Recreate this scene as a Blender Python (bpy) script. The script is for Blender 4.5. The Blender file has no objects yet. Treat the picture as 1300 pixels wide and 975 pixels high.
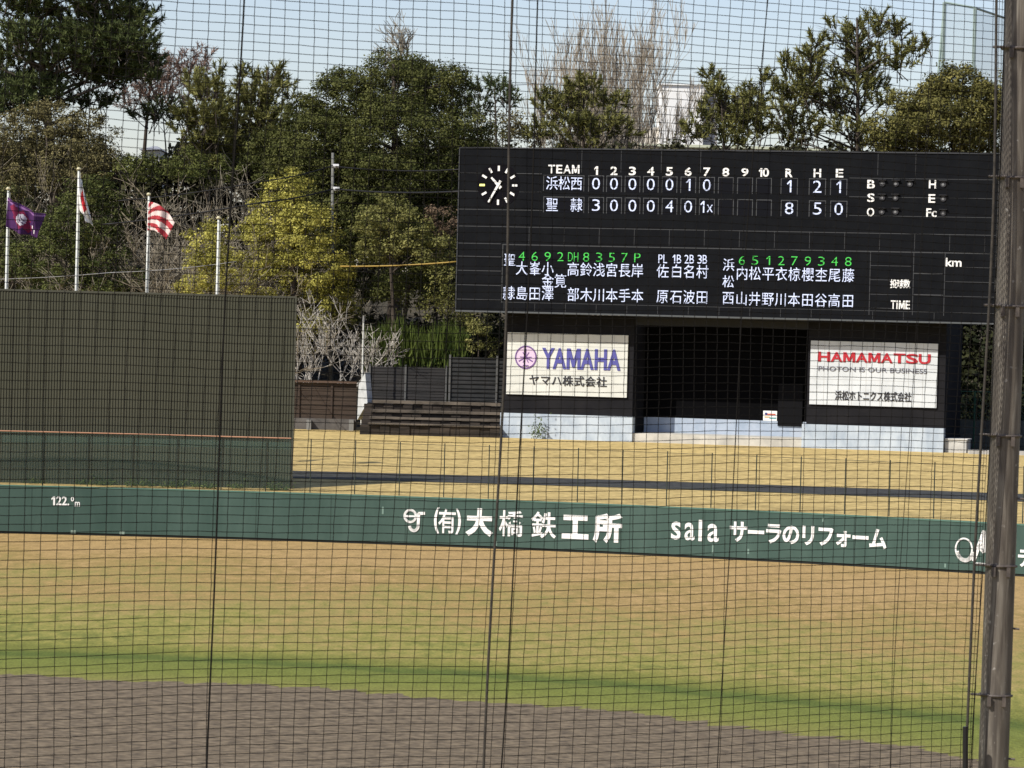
import bpy, math, random
import numpy as np
from mathutils import Vector
random.seed(7); RNG = np.random.default_rng(11)
SC = bpy.context.scene; COL = SC.collection
R_ = math.radians

# ------------------------------------------------------------------ camera
F_PX = 4500.0; HC = 9.0; PITCH = R_(0.949); ROLL = R_(1.45)
FWD = Vector((0, math.cos(PITCH), -math.sin(PITCH)))
U0 = Vector((0, math.sin(PITCH), math.cos(PITCH))); R0 = Vector((1, 0, 0))
RT = R0*math.cos(ROLL) + U0*math.sin(ROLL)
UP = U0*math.cos(ROLL) - R0*math.sin(ROLL)
CP = Vector((0, 0, HC))
cam_d = bpy.data.cameras.new('camera'); cam = bpy.data.objects.new('camera', cam_d); COL.objects.link(cam)
cam_d.sensor_width = 36; cam_d.lens = F_PX/1300*36; cam_d.dof.use_dof = True; cam_d.dof.focus_distance = 165; cam_d.dof.aperture_fstop = 26; cam_d.clip_start = 0.5; cam_d.clip_end = 6000
from mathutils import Matrix
M = Matrix((RT, UP, -FWD)).transposed().to_4x4(); M.translation = CP
cam.matrix_world = M; SC.camera = cam

# ------------------------------------------------------------------ world, sun, exposure
SUN_EL = R_(42); SUN_AZ = R_(50)
TO_SUN = Vector((-math.sin(SUN_AZ)*math.cos(SUN_EL), -math.cos(SUN_AZ)*math.cos(SUN_EL), math.sin(SUN_EL)))
w = bpy.data.worlds.new('World'); SC.world = w; w.use_nodes = True
nt = w.node_tree; sky = nt.nodes.new('ShaderNodeTexSky'); sky.sky_type = 'NISHITA'; sky.sun_disc = False
sky.sun_elevation = SUN_EL; sky.sun_rotation = math.atan2(TO_SUN.x, TO_SUN.y) % (2*math.pi)
sky.air_density = 1.0; sky.dust_density = 0.7; sky.ozone_density = 1.7
bg = nt.nodes['Background']; bg.inputs['Strength'].default_value = 0.105
tint_ = nt.nodes.new('ShaderNodeMix'); tint_.data_type = 'RGBA'; tint_.blend_type = 'MULTIPLY'; tint_.inputs[0].default_value = 1; tint_.inputs[7].default_value = (1.0, .915, .97, 1)   # hazy spring sky, less cyan
nt.links.new(sky.outputs[0], tint_.inputs[6]); nt.links.new(tint_.outputs[2], bg.inputs[0])
sl = bpy.data.lights.new('sun', 'SUN'); sl.energy = 4.0; sl.angle = R_(0.5); sl.color = (1, .95, .87)
so = bpy.data.objects.new('sun', sl); COL.objects.link(so)
so.rotation_euler = TO_SUN.to_track_quat('Z', 'Y').to_euler(); so.location = TO_SUN*60
vs = SC.view_settings; vs.view_transform = 'Standard'; vs.look = 'None'; vs.exposure = 0.45; vs.gamma = 1; vs.use_curve_mapping = False

# ------------------------------------------------------------------ geometry of the view -> world points
def ray(px, py): return (FWD + RT*((px-650)/F_PX) + UP*((487.5-py)/F_PX))
def hitY(px, py, Y): d = ray(px, py); return CP + d*(Y/d.y)
def hitZ(px, py, z): d = ray(px, py); return CP + d*((z-HC)/d.z)
def hitP(px, py, o, n): d = ray(px, py); return CP + d*((o-CP).dot(n)/d.dot(n))

def fit_circle(pts):
    A = np.array([[2*p.x, 2*p.y, 1] for p in pts]); b = np.array([p.x**2+p.y**2 for p in pts])
    c, *_ = np.linalg.lstsq(A, b, rcond=None)
    return c[0], c[1], math.sqrt(c[2]+c[0]**2+c[1]**2)
WALL_PX = [(x, 677.2+.02075*x+1.66e-5*x*x) for x in range(0, 1301, 100)]
WX, WY, WR = fit_circle([hitZ(x, y, 0) for x, y in WALL_PX])
def Yw(x): return WY + math.sqrt(max(WR*WR-(x-WX)**2, 1))
def hit_wall(px, py, off=0.0):
    d = ray(px, py); r = WR-off
    a = d.x**2+d.y**2; b = 2*(d.x*(CP.x-WX)+d.y*(CP.y-WY)); c = (CP.x-WX)**2+(CP.y-WY)**2-r*r
    return CP + d*((-b+math.sqrt(b*b-4*a*c))/(2*a))
def sstep(a): a = min(max(a, 0), 1); return a*a*(3-2*a)
def terr(x, Y):
    t = Y-Yw(x)
    z = 1.93+1.4*min(max(t/30, 0), 1)
    z += 9*sstep((t-44)/62)-12*sstep((t-150)/300)
    if t > 44: z += .35*math.sin(x*.31+t*.17)*min(1, (t-44)/20)
    return z
def hit_bank(px, py):
    d = ray(px, py); lo, hi = 138/d.y, 190/d.y
    for _ in range(40):
        m = (lo+hi)/2; p = CP+d*m
        if p.z > terr(p.x, p.y): lo = m
        else: hi = m
    return CP+d*hi

# ------------------------------------------------------------------ materials
def mat(name, col, rough=.8, col2=None, scale=3.0, detail=6, mix=(.35, .65), bump=0.0, bscale=None, metal=0, emit=0, stretch=None, spec=.3):
    m = bpy.data.materials.new(name); m.use_nodes = True; t = m.node_tree; p = t.nodes['Principled BSDF']
    p.inputs['Base Color'].default_value = (*col, 1); p.inputs['Roughness'].default_value = rough
    p.inputs['Metallic'].default_value = metal; p.inputs['Specular IOR Level'].default_value = spec
    if emit:
        p.inputs['Emission Color'].default_value = (*col, 1); p.inputs['Emission Strength'].default_value = emit
    g = t.nodes.new('ShaderNodeNewGeometry'); vec = g.outputs['Position']
    if stretch:
        mp = t.nodes.new('ShaderNodeMapping'); mp.inputs['Scale'].default_value = stretch
        t.links.new(vec, mp.inputs['Vector']); vec = mp.outputs[0]
    if col2:
        n = t.nodes.new('ShaderNodeTexNoise'); n.inputs['Scale'].default_value = scale; n.inputs['Detail'].default_value = detail
        n.inputs['Roughness'].default_value = .62
        t.links.new(vec, n.inputs['Vector'])
        r = t.nodes.new('ShaderNodeValToRGB'); r.color_ramp.elements[0].position = mix[0]; r.color_ramp.elements[1].position = mix[1]
        r.color_ramp.elements[0].color = (*col, 1); r.color_ramp.elements[1].color = (*col2, 1)
        t.links.new(n.outputs['Fac'], r.inputs[0]); t.links.new(r.outputs[0], p.inputs['Base Color'])
    if bump:
        n2 = t.nodes.new('ShaderNodeTexNoise'); n2.inputs['Scale'].default_value = bscale or scale*4; n2.inputs['Detail'].default_value = 5
        t.links.new(vec, n2.inputs['Vector'])
        b = t.nodes.new('ShaderNodeBump'); b.inputs['Strength'].default_value = bump; b.inputs['Distance'].default_value = .05
        t.links.new(n2.outputs['Fac'], b.inputs['Height']); t.links.new(b.outputs[0], p.inputs['Normal'])
    return m
def leafmat(name, dark, light, trans=.25):
    m = bpy.data.materials.new(name); m.use_nodes = True; t = m.node_tree
    for n in list(t.nodes): t.nodes.remove(n)
    out = t.nodes.new('ShaderNodeOutputMaterial'); a = t.nodes.new('ShaderNodeAttribute'); a.attribute_name = 'tint'
    r = t.nodes.new('ShaderNodeValToRGB'); r.color_ramp.elements[0].color = (*dark, 1); r.color_ramp.elements[1].color = (*light, 1)
    d = t.nodes.new('ShaderNodeBsdfPrincipled'); d.inputs['Roughness'].default_value = .75; d.inputs['Specular IOR Level'].default_value = .08
    tr = t.nodes.new('ShaderNodeBsdfTranslucent'); mx = t.nodes.new('ShaderNodeMixShader'); mx.inputs[0].default_value = trans
    t.links.new(a.outputs['Fac'], r.inputs[0]); t.links.new(r.outputs[0], d.inputs['Base Color']); t.links.new(r.outputs[0], tr.inputs['Color'])
    t.links.new(d.outputs[0], mx.inputs[1]); t.links.new(tr.outputs[0], mx.inputs[2]); t.links.new(mx.outputs[0], out.inputs[0])
    return m
def netmat(name, col, opacity):
    m = bpy.data.materials.new(name); m.use_nodes = True; t = m.node_tree
    p = t.nodes['Principled BSDF']; p.inputs['Base Color'].default_value = (*col, 1); p.inputs['Roughness'].default_value = .8
    tr = t.nodes.new('ShaderNodeBsdfTransparent'); mx = t.nodes.new('ShaderNodeMixShader'); mx.inputs[0].default_value = opacity
    t.links.new(tr.outputs[0], mx.inputs[1]); t.links.new(p.outputs[0], mx.inputs[2]); t.links.new(mx.outputs[0], t.nodes['Material Output'].inputs[0])
    return m

# ------------------------------------------------------------------ mesh helpers
class MB:
    def __init__(s): s.v = []; s.f = []; s.mi = []
    def add(s, vs, fs, mi=0):
        b = len(s.v); s.v += [tuple(v) for v in vs]; s.f += [tuple(i+b for i in f) for f in fs]; s.mi += [mi]*len(fs)
    def hexa(s, p, mi=0):      # p: 4 bottom (ccw seen from above) then 4 top
        s.add(p, [(3, 2, 1, 0), (4, 5, 6, 7), (0, 1, 5, 4), (1, 2, 6, 5), (2, 3, 7, 6), (3, 0, 4, 7)], mi)
    def box(s, x0, x1, y0, y1, z0, z1, mi=0):
        s.hexa([(x0, y0, z0), (x1, y0, z0), (x1, y1, z0), (x0, y1, z0), (x0, y0, z1), (x1, y0, z1), (x1, y1, z1), (x0, y1, z1)], mi)
    def fbox(s, fr, u0, u1, v0, v1, d0, d1, mi=0):   # box in a frame: u along, v up, d out towards the viewer
        P = lambda u, v, d: fr.p(u, v, d)
        s.hexa([P(u0, v0, d1), P(u1, v0, d1), P(u1, v0, d0), P(u0, v0, d0), P(u0, v1, d1), P(u1, v1, d1), P(u1, v1, d0), P(u0, v1, d0)], mi)
    def tube(s, pts, rad, n=6, cap=True, mi=0):
        pts = [Vector(p) for p in pts]; k = len(pts)
        rr = rad if isinstance(rad, (list, tuple)) else [rad]*k
        b = len(s.v); prev = None
        for i, p in enumerate(pts):
            t = (pts[min(i+1, k-1)]-pts[max(i-1, 0)]).normalized()
            if prev is None:
                a = Vector((0, 0, 1)) if abs(t.z) < .9 else Vector((1, 0, 0)); x = t.cross(a).normalized()
            else:
                x = (prev-t*prev.dot(t)).normalized()
            prev = x; y = t.cross(x)
            for j in range(n):
                an = 2*math.pi*j/n; s.v.append(tuple(p+(x*math.cos(an)+y*math.sin(an))*rr[i]))
        for i in range(k-1):
            for j in range(n):
                s.f.append((b+i*n+j, b+i*n+(j+1) % n, b+(i+1)*n+(j+1) % n, b+(i+1)*n+j)); s.mi.append(mi)
        if cap:
            s.f.append(tuple(b+j for j in range(n))[::-1]); s.f.append(tuple(b+(k-1)*n+j for j in range(n))); s.mi += [mi, mi]
    def build(s, name, mats, parent=None, smooth=False):
        me = bpy.data.meshes.new(name); me.from_pydata(s.v, [], s.f)
        for m in (mats if isinstance(mats, (list, tuple)) else [mats]): me.materials.append(m)
        if any(s.mi): me.polygons.foreach_set('material_index', s.mi)
        if smooth: me.polygons.foreach_set('use_smooth', [True]*len(me.polygons))
        me.update()
        return link(name, me, parent)
def link(name, data, parent=None):
    o = bpy.data.objects.new(name, data); COL.objects.link(o)
    if parent is not None:
        o.parent = parent; o.matrix_parent_inverse = Matrix.Identity(4)
        if data is not None:
            o.matrix_parent_inverse = world_of(parent).inverted()
    return o
def world_of(o):
    m = Matrix.Translation(o.location)
    return m if o.parent is None else world_of(o.parent) @ o.matrix_parent_inverse @ m if False else m
def thing(name, label, cat, loc=(0, 0, 0), group=None):
    o = bpy.data.objects.new(name, None); COL.objects.link(o); o.location = loc; o.empty_display_size = .3
    o['label'] = label; o['category'] = cat
    if group: o['group'] = group
    return o
def part(mb, name, m, parent, smooth=False):
    o = mb.build(name, m, None, smooth); o.parent = parent
    root = parent
    while root.parent: root = root.parent
    if parent is root: o.matrix_parent_inverse = Matrix.Translation(root.location).inverted()
    return o
def struct(o, kind='structure'): o['kind'] = kind; return o
class Frame:
    def __init__(s, o, ex, n): s.o = Vector(o); s.ex = Vector(ex).normalized(); s.n = Vector(n).normalized(); s.ez = Vector((0, 0, 1))
    def p(s, u, v, d=0): return s.o+s.ex*u+s.ez*v+s.n*d
    def uv(s, px, py, d=0):
        q = hitP(px, py, s.o+s.n*d, s.n)-s.o; return q.dot(s.ex), q.z
_fc = bpy.data.curves.new('glyph', 'FONT'); _fo = bpy.data.objects.new('glyph', _fc); COL.objects.link(_fo)
_cache = {}
def glyphs(body, off, res=3):
    k = (body, off)
    if k in _cache: return _cache[k]
    if body == 'M':
        sw = .13+1.6*off; W, H = .82, .7
        q = [(0, 0), (0, H), (sw*1.25, H), (W/2, .30), (W-sw*1.25, H), (W, H), (W, 0), (W-sw, 0), (W-sw, .43), (W/2+.07, .06), (W/2-.07, .06), (sw, .43), (sw, 0)]
        n = len(q); v = np.array([(x, y, -.5) for x, y in q]+[(x, y, .5) for x, y in q])
        f = [tuple(range(n, 2*n))[::-1], tuple(range(n))]+[(i, (i+1) % n, (i+1) % n+n, i+n) for i in range(n)]
        _cache[k] = (v, f); return v, f
    if body == '1':
        w_ = .085+2*off; q = [(.02, .5), (.16, .686+off), (.16+w_, .686+off), (.16+w_, -off), (.16, -off), (.16, .56), (.02+w_*.4, .5-w_*.9)]
        v = np.array([(x, y, -.5) for x, y in q]+[(x, y, .5) for x, y in q]); f = [(7, 8, 12, 13), (8, 9, 10, 12), (10, 11, 12), (0, 6, 5, 1), (1, 5, 3, 2), (3, 5, 4)]+[((i+1) % 7, i, i+7, (i+1) % 7+7) for i in range(7)]
        _cache[k] = (v, f); return v, f
    _fc.body = body; _fc.offset = off; _fc.extrude = .5; _fc.resolution_u = res
    dg = bpy.context.evaluated_depsgraph_get(); dg.update()
    m = bpy.data.meshes.new_from_object(_fo.evaluated_get(dg))
    v = np.array([x.co[:] for x in m.vertices]); f = [tuple(p.vertices) for p in m.polygons]
    bpy.data.meshes.remove(m); _cache[k] = (v, f); return v, f
def text_bbox(mb, fr, body, u0, u1, v0, v1, d, off=0.0, th=.02, mi=0):
    v, f = glyphs(body, off); lo, hi = v.min(0), v.max(0)
    mb.add([fr.p(u0+(p[0]-lo[0])/(hi[0]-lo[0])*(u1-u0), v0+(p[1]-lo[1])/(hi[1]-lo[1])*(v1-v0), d+(p[2]+.5)*th) for p in v], f, mi)
def text_cjk(mb, fr, ch, uc, vc, wid, hei, d, off=0.0, th=.02, mi=0):
    v, f = glyphs(ch, off)
    mb.add([fr.p(uc+(p[0]-.5)*wid, vc+(p[1]-.38)*hei, d+(p[2]+.5)*th) for p in v], f, mi)
def ribbon(mb, fr, pts, wd, d, th=.02, mi=0):
    for (a, b), (c, e) in zip(pts[:-1], pts[1:]):
        L = math.hypot(c-a, e-b)
        if L < 1e-6: continue
        tx, ty = (c-a)/L, (e-b)/L; nx, ny = -ty*wd/2, tx*wd/2; a2, b2, c2, e2 = a-tx*wd*.15, b-ty*wd*.15, c+tx*wd*.15, e+ty*wd*.15
        q = [(a2-nx, b2-ny), (c2-nx, e2-ny), (c2+nx, e2+ny), (a2+nx, b2+ny)]
        mb.hexa([fr.p(*k, d) for k in q]+[fr.p(*k, d+th) for k in q], mi)
def arc(cx, cy, rx, ry, a0, a1, n=28): return [(cx+rx*math.cos(R_(a0+(a1-a0)*i/n)), cy+ry*math.sin(R_(a0+(a1-a0)*i/n))) for i in range(n+1)]

# ------------------------------------------------------------------ palette
WHITE = mat('white paint', (.78, .78, .75), .6)
BLACKM = mat('black panel', (.003, .0036, .005), .8, (.0052, .006, .0076), 1.2, spec=.1)
SEAM = mat('panel joint', (.042, .044, .046), .6)
BLACK2 = mat('black cladding', (.009, .009, .011), .8, (.015, .0145, .016), .8, spec=.1)
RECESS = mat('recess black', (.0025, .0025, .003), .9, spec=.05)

# ------------------------------------------------------------------ ground: field, dirt, warning strip
DIRT_PX = [(-60, 854), (0, 856.5), (115, 861), (330, 873.5), (540, 883.5), (780, 902), (900, 918.5), (1010, 932), (1110, 946), (1230, 962), (1290, 972)]
DX, DY, DR = fit_circle([hitZ(x, y, 0) for x, y in DIRT_PX])
def field_material():
    m = bpy.data.materials.new('turf'); m.use_nodes = True; t = m.node_tree; N = t.nodes.new; L = t.links.new
    p = t.nodes['Principled BSDF']; p.inputs['Roughness'].default_value = .9; p.inputs['Specular IOR Level'].default_value = .1
    g = N('ShaderNodeNewGeometry')
    def math_(op, a, b=None):
        n = N('ShaderNodeMath'); n.operation = op
        for i, q in enumerate((a, b)):
            if q is None: continue
            if isinstance(q, (int, float)): n.inputs[i].default_value = q
            else: L(q, n.inputs[i])
        return n.outputs[0]
    def noise(scale, det, sc=(1, 1, 1), rough=.6):
        mp = N('ShaderNodeMapping'); mp.inputs['Scale'].default_value = sc; L(g.outputs['Position'], mp.inputs[0])
        n = N('ShaderNodeTexNoise'); n.inputs['Scale'].default_value = scale; n.inputs['Detail'].default_value = det; n.inputs['Roughness'].default_value = rough
        L(mp.outputs[0], n.inputs['Vector']); return n.outputs['Fac']
    def dist(cx, cy):
        v = N('ShaderNodeVectorMath'); v.operation = 'DISTANCE'; L(g.outputs['Position'], v.inputs[0]); v.inputs[1].default_value = (cx, cy, 0); return v.outputs['Value']
    def ramp(f, stops):
        r = N('ShaderNodeValToRGB'); e = r.color_ramp.elements
        while len(e) < len(stops): e.new(.5)
        for k, (pos, c) in enumerate(stops): e[k].position = pos; e[k].color = (*c, 1) if len(c) == 3 else c
        L(f, r.inputs[0]); return r.outputs[0]
    def mixc(f, a, b, typ='MIX'):
        n = N('ShaderNodeMix'); n.data_type = 'RGBA'; n.blend_type = typ
        if isinstance(f, (int, float)): n.inputs[0].default_value = f
        else: L(f, n.inputs[0])
        L(a, n.inputs[6]); L(b, n.inputs[7]); return n.outputs[2]
    sep = N('ShaderNodeSeparateXYZ'); L(g.outputs['Position'], sep.inputs[0])
    dd = math_('SUBTRACT', dist(DX, DY), DR)              # metres beyond the infield edge
    big = noise(.05, 4, (1, .7, 1)); mid = noise(.22, 6, (1, .45, 1)); fine = noise(2.2, 6, (1, .35, 1), .7); blade = noise(14, 3, (1, .4, 1), .7)
    # 0..1 dryness: grows towards the fence and to the right
    dry = math_('ADD', math_('MULTIPLY', dd, 1/46), math_('MULTIPLY', sep.outputs[0], .008))
    dry = math_('ADD', dry, math_('MULTIPLY', math_('SUBTRACT', big, .5), .75))
    dry = math_('ADD', dry, math_('MULTIPLY', math_('SUBTRACT', mid, .5), 1.35))
    dry = math_('ADD', dry, math_('MULTIPLY', math_('SUBTRACT', fine, .5), 1.3))
    c = ramp(dry, [(.0, (.185, .195, .05)), (.22, (.255, .24, .066)), (.45, (.295, .245, .085)), (.7, (.32, .232, .088)), (1.0, (.38, .265, .115))])
    # greener watered ring round the infield, with its darker line
    edge = math_('ADD', dd, math_('ADD', math_('MULTIPLY', math_('SUBTRACT', mid, .5), 2.2), math_('MULTIPLY', math_('SUBTRACT', fine, .5), 1.0)))
    ringc = ramp(math_('MULTIPLY', edge, 1/12), [(.0, (.20, .20, .055)), (.2, (.165, .185, .042)), (.39, (.15, .175, .04)), (.44, (.095, .125, .028)), (.50, (.105, .135, .03)), (.58, (.17, .182, .042)), (1, (.19, .19, .042))])
    ringf = ramp(math_('MULTIPLY', edge, 1/12), [(0, (1, 1, 1)), (.6, (1, 1, 1)), (.85, (0, 0, 0))])
    c = mixc(ringf, c, ringc)
    b2 = ramp(math_('ADD', math_('MULTIPLY', blade, .6), math_('MULTIPLY', fine, .4)), [(.32, (.55, .55, .55)), (.68, (1.4, 1.36, 1.3))])
    c = mixc(1.0, c, b2, 'MULTIPLY')
    L(c, p.inputs['Base Color'])
    b = N('ShaderNodeBump'); b.inputs['Strength'].default_value = .5; b.inputs['Distance'].default_value = .04; L(blade, b.inputs['Height']); L(b.outputs[0], p.inputs['Normal'])
    return m
mb = MB(); mb.add([(-3000, -600, 0), (3000, -600, 0), (3000, 5000, 0), (-3000, 5000, 0)], [(0, 1, 2, 3)])
struct(mb.build('field_turf', field_material()))
dirt = mat('infield dirt', (.050, .036, .021), .95, (.21, .162, .10), 6.5, 14, (.32, .63), bump=1.0, bscale=7, stretch=(.5, .6, 1))
mb = MB(); nseg = 420; vs_ = [(DX, DY, .004)]; a0, a1 = math.radians(20), math.radians(160)
for i in range(nseg+1):
    a = a0+(a1-a0)*i/nseg; r = DR+.35*math.sin(i*.9)*random.random()+random.uniform(-.25, .25)+.3*math.sin(i*.13)
    vs_.append((DX+r*math.cos(a), DY+r*math.sin(a), .004))
mb.add(vs_, [(0, i+1, i+2) for i in range(nseg)])
struct(mb.build('infield_dirt', dirt))

# bank and hill behind the outfield wall
bankm = mat('dry bank grass', (.29, .21, .075), .95, (.64, .48, .19), 3.2, 12, (.30, .68), bump=1.0, bscale=7, stretch=(.7, .8, 1))
hillm = mat('leaf litter', (.03, .026, .016), .95, (.07, .058, .035), 1.2, 8)
def grid_terrain(name, ts, xs, m):
    V = []; 
    for t in ts:
        for x in xs: Y = Yw(x)+t; V.append((x, Y, terr(x, Y)))
    n = len(xs); Fc = [(i*n+j, i*n+j+1, (i+1)*n+j+1, (i+1)*n+j) for i in range(len(ts)-1) for j in range(n-1)]
    b = MB(); b.add(V, Fc); return struct(b.build(name, m, None, True))
xs_ = [-100+200*i/80 for i in range(81)]
grid_terrain('grass_bank', [.25, 2, 4, 7, 10, 15, 20, 25, 30, 33, 38, 42], xs_, bankm)
grid_terrain('wooded_hill', [42]+[44+i*4 for i in range(28)]+[170, 200, 250, 330, 450], xs_, hillm)
asph = mat('path asphalt', (.022, .023, .025), .9, (.05, .05, .048), 2.5, 7, bump=.3)
P0 = [hit_bank(x, 598.0+.0255*(x-370)+7.0e-6*(x-370)**2) for x in range(-200, 1500, 40)]
P1 = [hit_bank(x, 607.5+.0255*(x-370)+7.0e-6*(x-370)**2) for x in range(-200, 1500, 40)]
mb = MB(); k = len(P0)
off = 8.5
mb.add([(p.x, p.y+off*0, terr(p.x, p.y)+.02) for p in P0]+[(p.x, p.y, terr(p.x, p.y)+.02) for p in P1], [(k+i, k+i+1, i+1, i) for i in range(k-1)])
mb.v = [(x, y, z+.0) for x, y, z in mb.v]
struct(mb.build('bank_path', asph))

# ------------------------------------------------------------------ outfield wall
wallm = mat('green wall', (.028, .060, .047), .65, (.052, .093, .075), .8, 10, (.28, .68), bump=.05, bscale=6, stretch=(1, 1, .35))
wbase = mat('wall foot shadow gap', (.012, .014, .012), .8)  # near-black colour stands in for the shadow gap under the wall
wallT = thing('outfield_wall', 'long dark green curved outfield wall with white painted lettering', 'wall', (WX, WY+WR, 0))
a_l = math.atan2(Yw(-42)-WY, -42-WX); a_r = math.atan2(Yw(42)-WY, 42-WX)
angs = [a_l+(a_r-a_l)*i/220 for i in range(221)]
def wall_strip(r0, r1, z0, z1):
    b = MB(); V = []
    for a in angs:
        for r, z in ((r0, z0), (r1, z0), (r1, z1), (r0, z1)): V.append((WX+r*math.cos(a), WY+r*math.sin(a), z))
    Fc = []
    for i in range(len(angs)-1):
        for j in range(4): Fc.append((i*4+j, i*4+(j+1) % 4, (i+1)*4+(j+1) % 4, (i+1)*4+j))
    Fc += [(3, 2, 1, 0), tuple((len(angs)-1)*4+j for j in range(4))]
    b.add(V, Fc); return b
WH = 1.98
part(wall_strip(WR, WR+.25, .10, WH-.05), 'wall_panel', wallm, wallT)
seam = MB()
for px in range(-150, 1500, 95):
    fr_ = None
    p = hit_wall(px, 650); rad = Vector((p.x-WX, p.y-WY, 0)).normalized(); tg = Vector((rad.y, -rad.x, 0)); q = Vector((p.x, p.y, 0))
    seam.hexa([q+tg*a-rad*d+Vector((0, 0, z)) for z in (.11, WH-.06) for a, d in ((-.012, .006), (.012, .006), (.012, -.05), (-.012, -.05))])
part(seam, 'panel_seams', mat('wall seam', (.02, .038, .03), .7), wallT)
part(wall_strip(WR+.04, WR+.25, 0, .10), 'foot_strip', wbase, wallT)
part(wall_strip(WR-.02, WR+.27, WH-.05, WH), 'coping', mat('wall coping', (.075, .15, .115), .6), wallT)
class WallFrame(Frame):
    def __init__(s, px, py):
        p = hit_wall(px, py); rad = Vector((p.x-WX, p.y-WY, 0)).normalized()
        super().__init__((p.x, p.y, 0), (rad.y, -rad.x, 0), -rad)
        s.z0 = p.z; s.k = p.y/F_PX
def wtext(mb, body, x0, x1, y0, y1, off=0.0, cjk=False):
    fr = WallFrame((x0+x1)/2, (y0+y1)/2); u = (x1-x0)/2*fr.k; v = (y1-y0)/2*fr.k
    if cjk: text_cjk(mb, fr, body, 0, fr.z0, 2*u*1.06, 2*v*1.06, .012, off, .012)
    else: text_bbox(mb, fr, body, -u, u, fr.z0-v, fr.z0+v, .012, off, .012)
mb = MB()
wtext(mb, '1', 65, 70, 630, 641.3, .02); wtext(mb, '22.', 71.5, 88, 630, 641.5, .02); wtext(mb, '0', 90, 94, 630.5, 636.5, .02); wtext(mb, 'm', 95, 101.5, 637, 643, .01)
part(mb, 'distance_lettering', WHITE, wallT)
mb = MB(); fr = WallFrame(521, 655); k = fr.k
ribbon(mb, fr, arc(0, fr.z0, 7.3*k, 7.6*k, 0, 360), 3.0*k, .012)
ribbon(mb, fr, [(-6*k, fr.z0-.5*k), (6*k, fr.z0-.5*k)], 2.6*k, .013)
ribbon(mb, fr, [(18.5*k, fr.z0+4*k), (11*k, fr.z0+3.6*k), (10.6*k, fr.z0-10*k)]+arc(5*k, fr.z0-12*k, 5.6*k, 6.5*k, 10, -170, 12), 3.8*k, .014)
for ch, x0, x1, y0, y1, o in (('(', 551, 558, 644, 677, .03), ('有', 556.5, 579.5, 646, 677, .014), (')', 578.5, 585.5, 646, 678.5, .03),
                           ('大', 593, 624.5, 646.5, 679, .05), ('橋', 633.5, 664.5, 648, 681, .013), ('鉄', 674, 706.5, 650, 683, .013),
                           ('工', 714, 747, 651.5, 685.5, .055), ('所', 754, 789.5, 652.5, 687.5, .04)):
    wtext(mb, ch, x0, x1, y0, y1, o, ch not in '()')
part(mb, 'ironworks_lettering', WHITE, wallT)
mb = MB()
wtext(mb, 's', 852, 865, 662, 685, .012); wtext(mb, 'a', 869, 882.5, 663.5, 686, .012); wtext(mb, 'l', 887, 891.5, 660, 687, .012); wtext(mb, 'a', 898, 913, 665, 688, .012)
for i, ch in enumerate('サーラのリフォーム'):
    x = 938+i*22.1; y = 674.5+(x-938)*.052
    hgt = 27 if ch not in 'ォ' else 26
    wtext(mb, ch, x-12, x+12, y-hgt/2, y+hgt/2, .032, True)
part(mb, 'reform_lettering', WHITE, wallT)
mb = MB(); fr = WallFrame(1224, 697); k = fr.k
ribbon(mb, fr, arc(0, fr.z0, 11.3*k, 13.5*k, 0, 360, 40), 2.0*k, .012)
ribbon(mb, fr, arc(2*k, fr.z0-1.5*k, 11*k, 12.6*k, 190, 350, 24), 5.0*k, .016)
ribbon(mb, fr, [(14*k, fr.z0-14*k), (20*k, fr.z0+4*k), (27*k, fr.z0+24*k), (27*k, fr.z0-2*k), (20*k, fr.z0+6*k)], 5*k, .013)
ribbon(mb, fr, [(16*k, fr.z0-17*k), (34*k, fr.z0-17*k)], 1.6*k, .014)
wtext(mb, 'テ', 1291, 1313, 696, 720, .03, True); wtext(mb, 'ク', 1318, 1340, 698, 722, .03, True)
part(mb, 'crest_lettering', WHITE, wallT)
mb = MB()
for px in (93, 155):
    fr = WallFrame(px, 675+(px-93)*.02); mb.fbox(fr, -.1, .1, fr.z0-.06, fr.z0+.06, .002, .012)
part(mb, 'repair_patch', mat('pale patch', (.2, .27, .22), .7), wallT)
mb = MB()
for px, py, h in ((486, 648, .3), (905, 697, .35), (950, 700, .2), (630, 690, .18), (1045, 660, .15), (1200, 718, .15)):
    fr = WallFrame(px, py); mb.fbox(fr, -.035, .035, fr.z0-h/2, fr.z0+h/2, .002, .006)
part(mb, 'scuff_mark', mat('scuff', (.16, .24, .2), .8), wallT)

# ------------------------------------------------------------------ wire fence along the top of the bank's foot
fenceG = mat('green fence post', (.022, .03, .022), .6, (.035, .046, .035), 4)
fT = thing('wire_fence', 'thin green post-and-mesh fence running along the bank behind the wall', 'fence', (WX, WY+WR+.8, 1.96))
def fence_pt(px): p = hit_wall(px, 630, -.75); return Vector((p.x, p.y, terr(p.x, p.y)-.02))
pts = []
px = -116.0
while px < 1400:
    p = fence_pt(px); pts.append(p); b = MB(); b.tube([p, p+Vector((0, 0, 2.2))], .024, 6); part(b, 'post', fenceG, fT); px += 56.6
mb = MB()
for a, b_ in zip(pts[:-1], pts[1:]): mb.add([a+Vector((0, 0, .05)), b_+Vector((0, 0, .05)), b_+Vector((0, 0, 2.12)), a+Vector((0, 0, 2.12))], [(0, 1, 2, 3)])
part(mb, 'wire_mesh', netmat('fence mesh', (.05, .06, .045), .10), fT)
mb = MB(); mb.tube([p+Vector((0, 0, 2.13)) for p in pts], .009, 5); mb.tube([p+Vector((0, 0, .75)) for p in pts], .008, 5); part(mb, 'wire', fenceG, fT)
lp = [p for p in pts if p.x < hit_wall(372, 630).x-.3]+[fence_pt(368)]
mb = MB()
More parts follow.
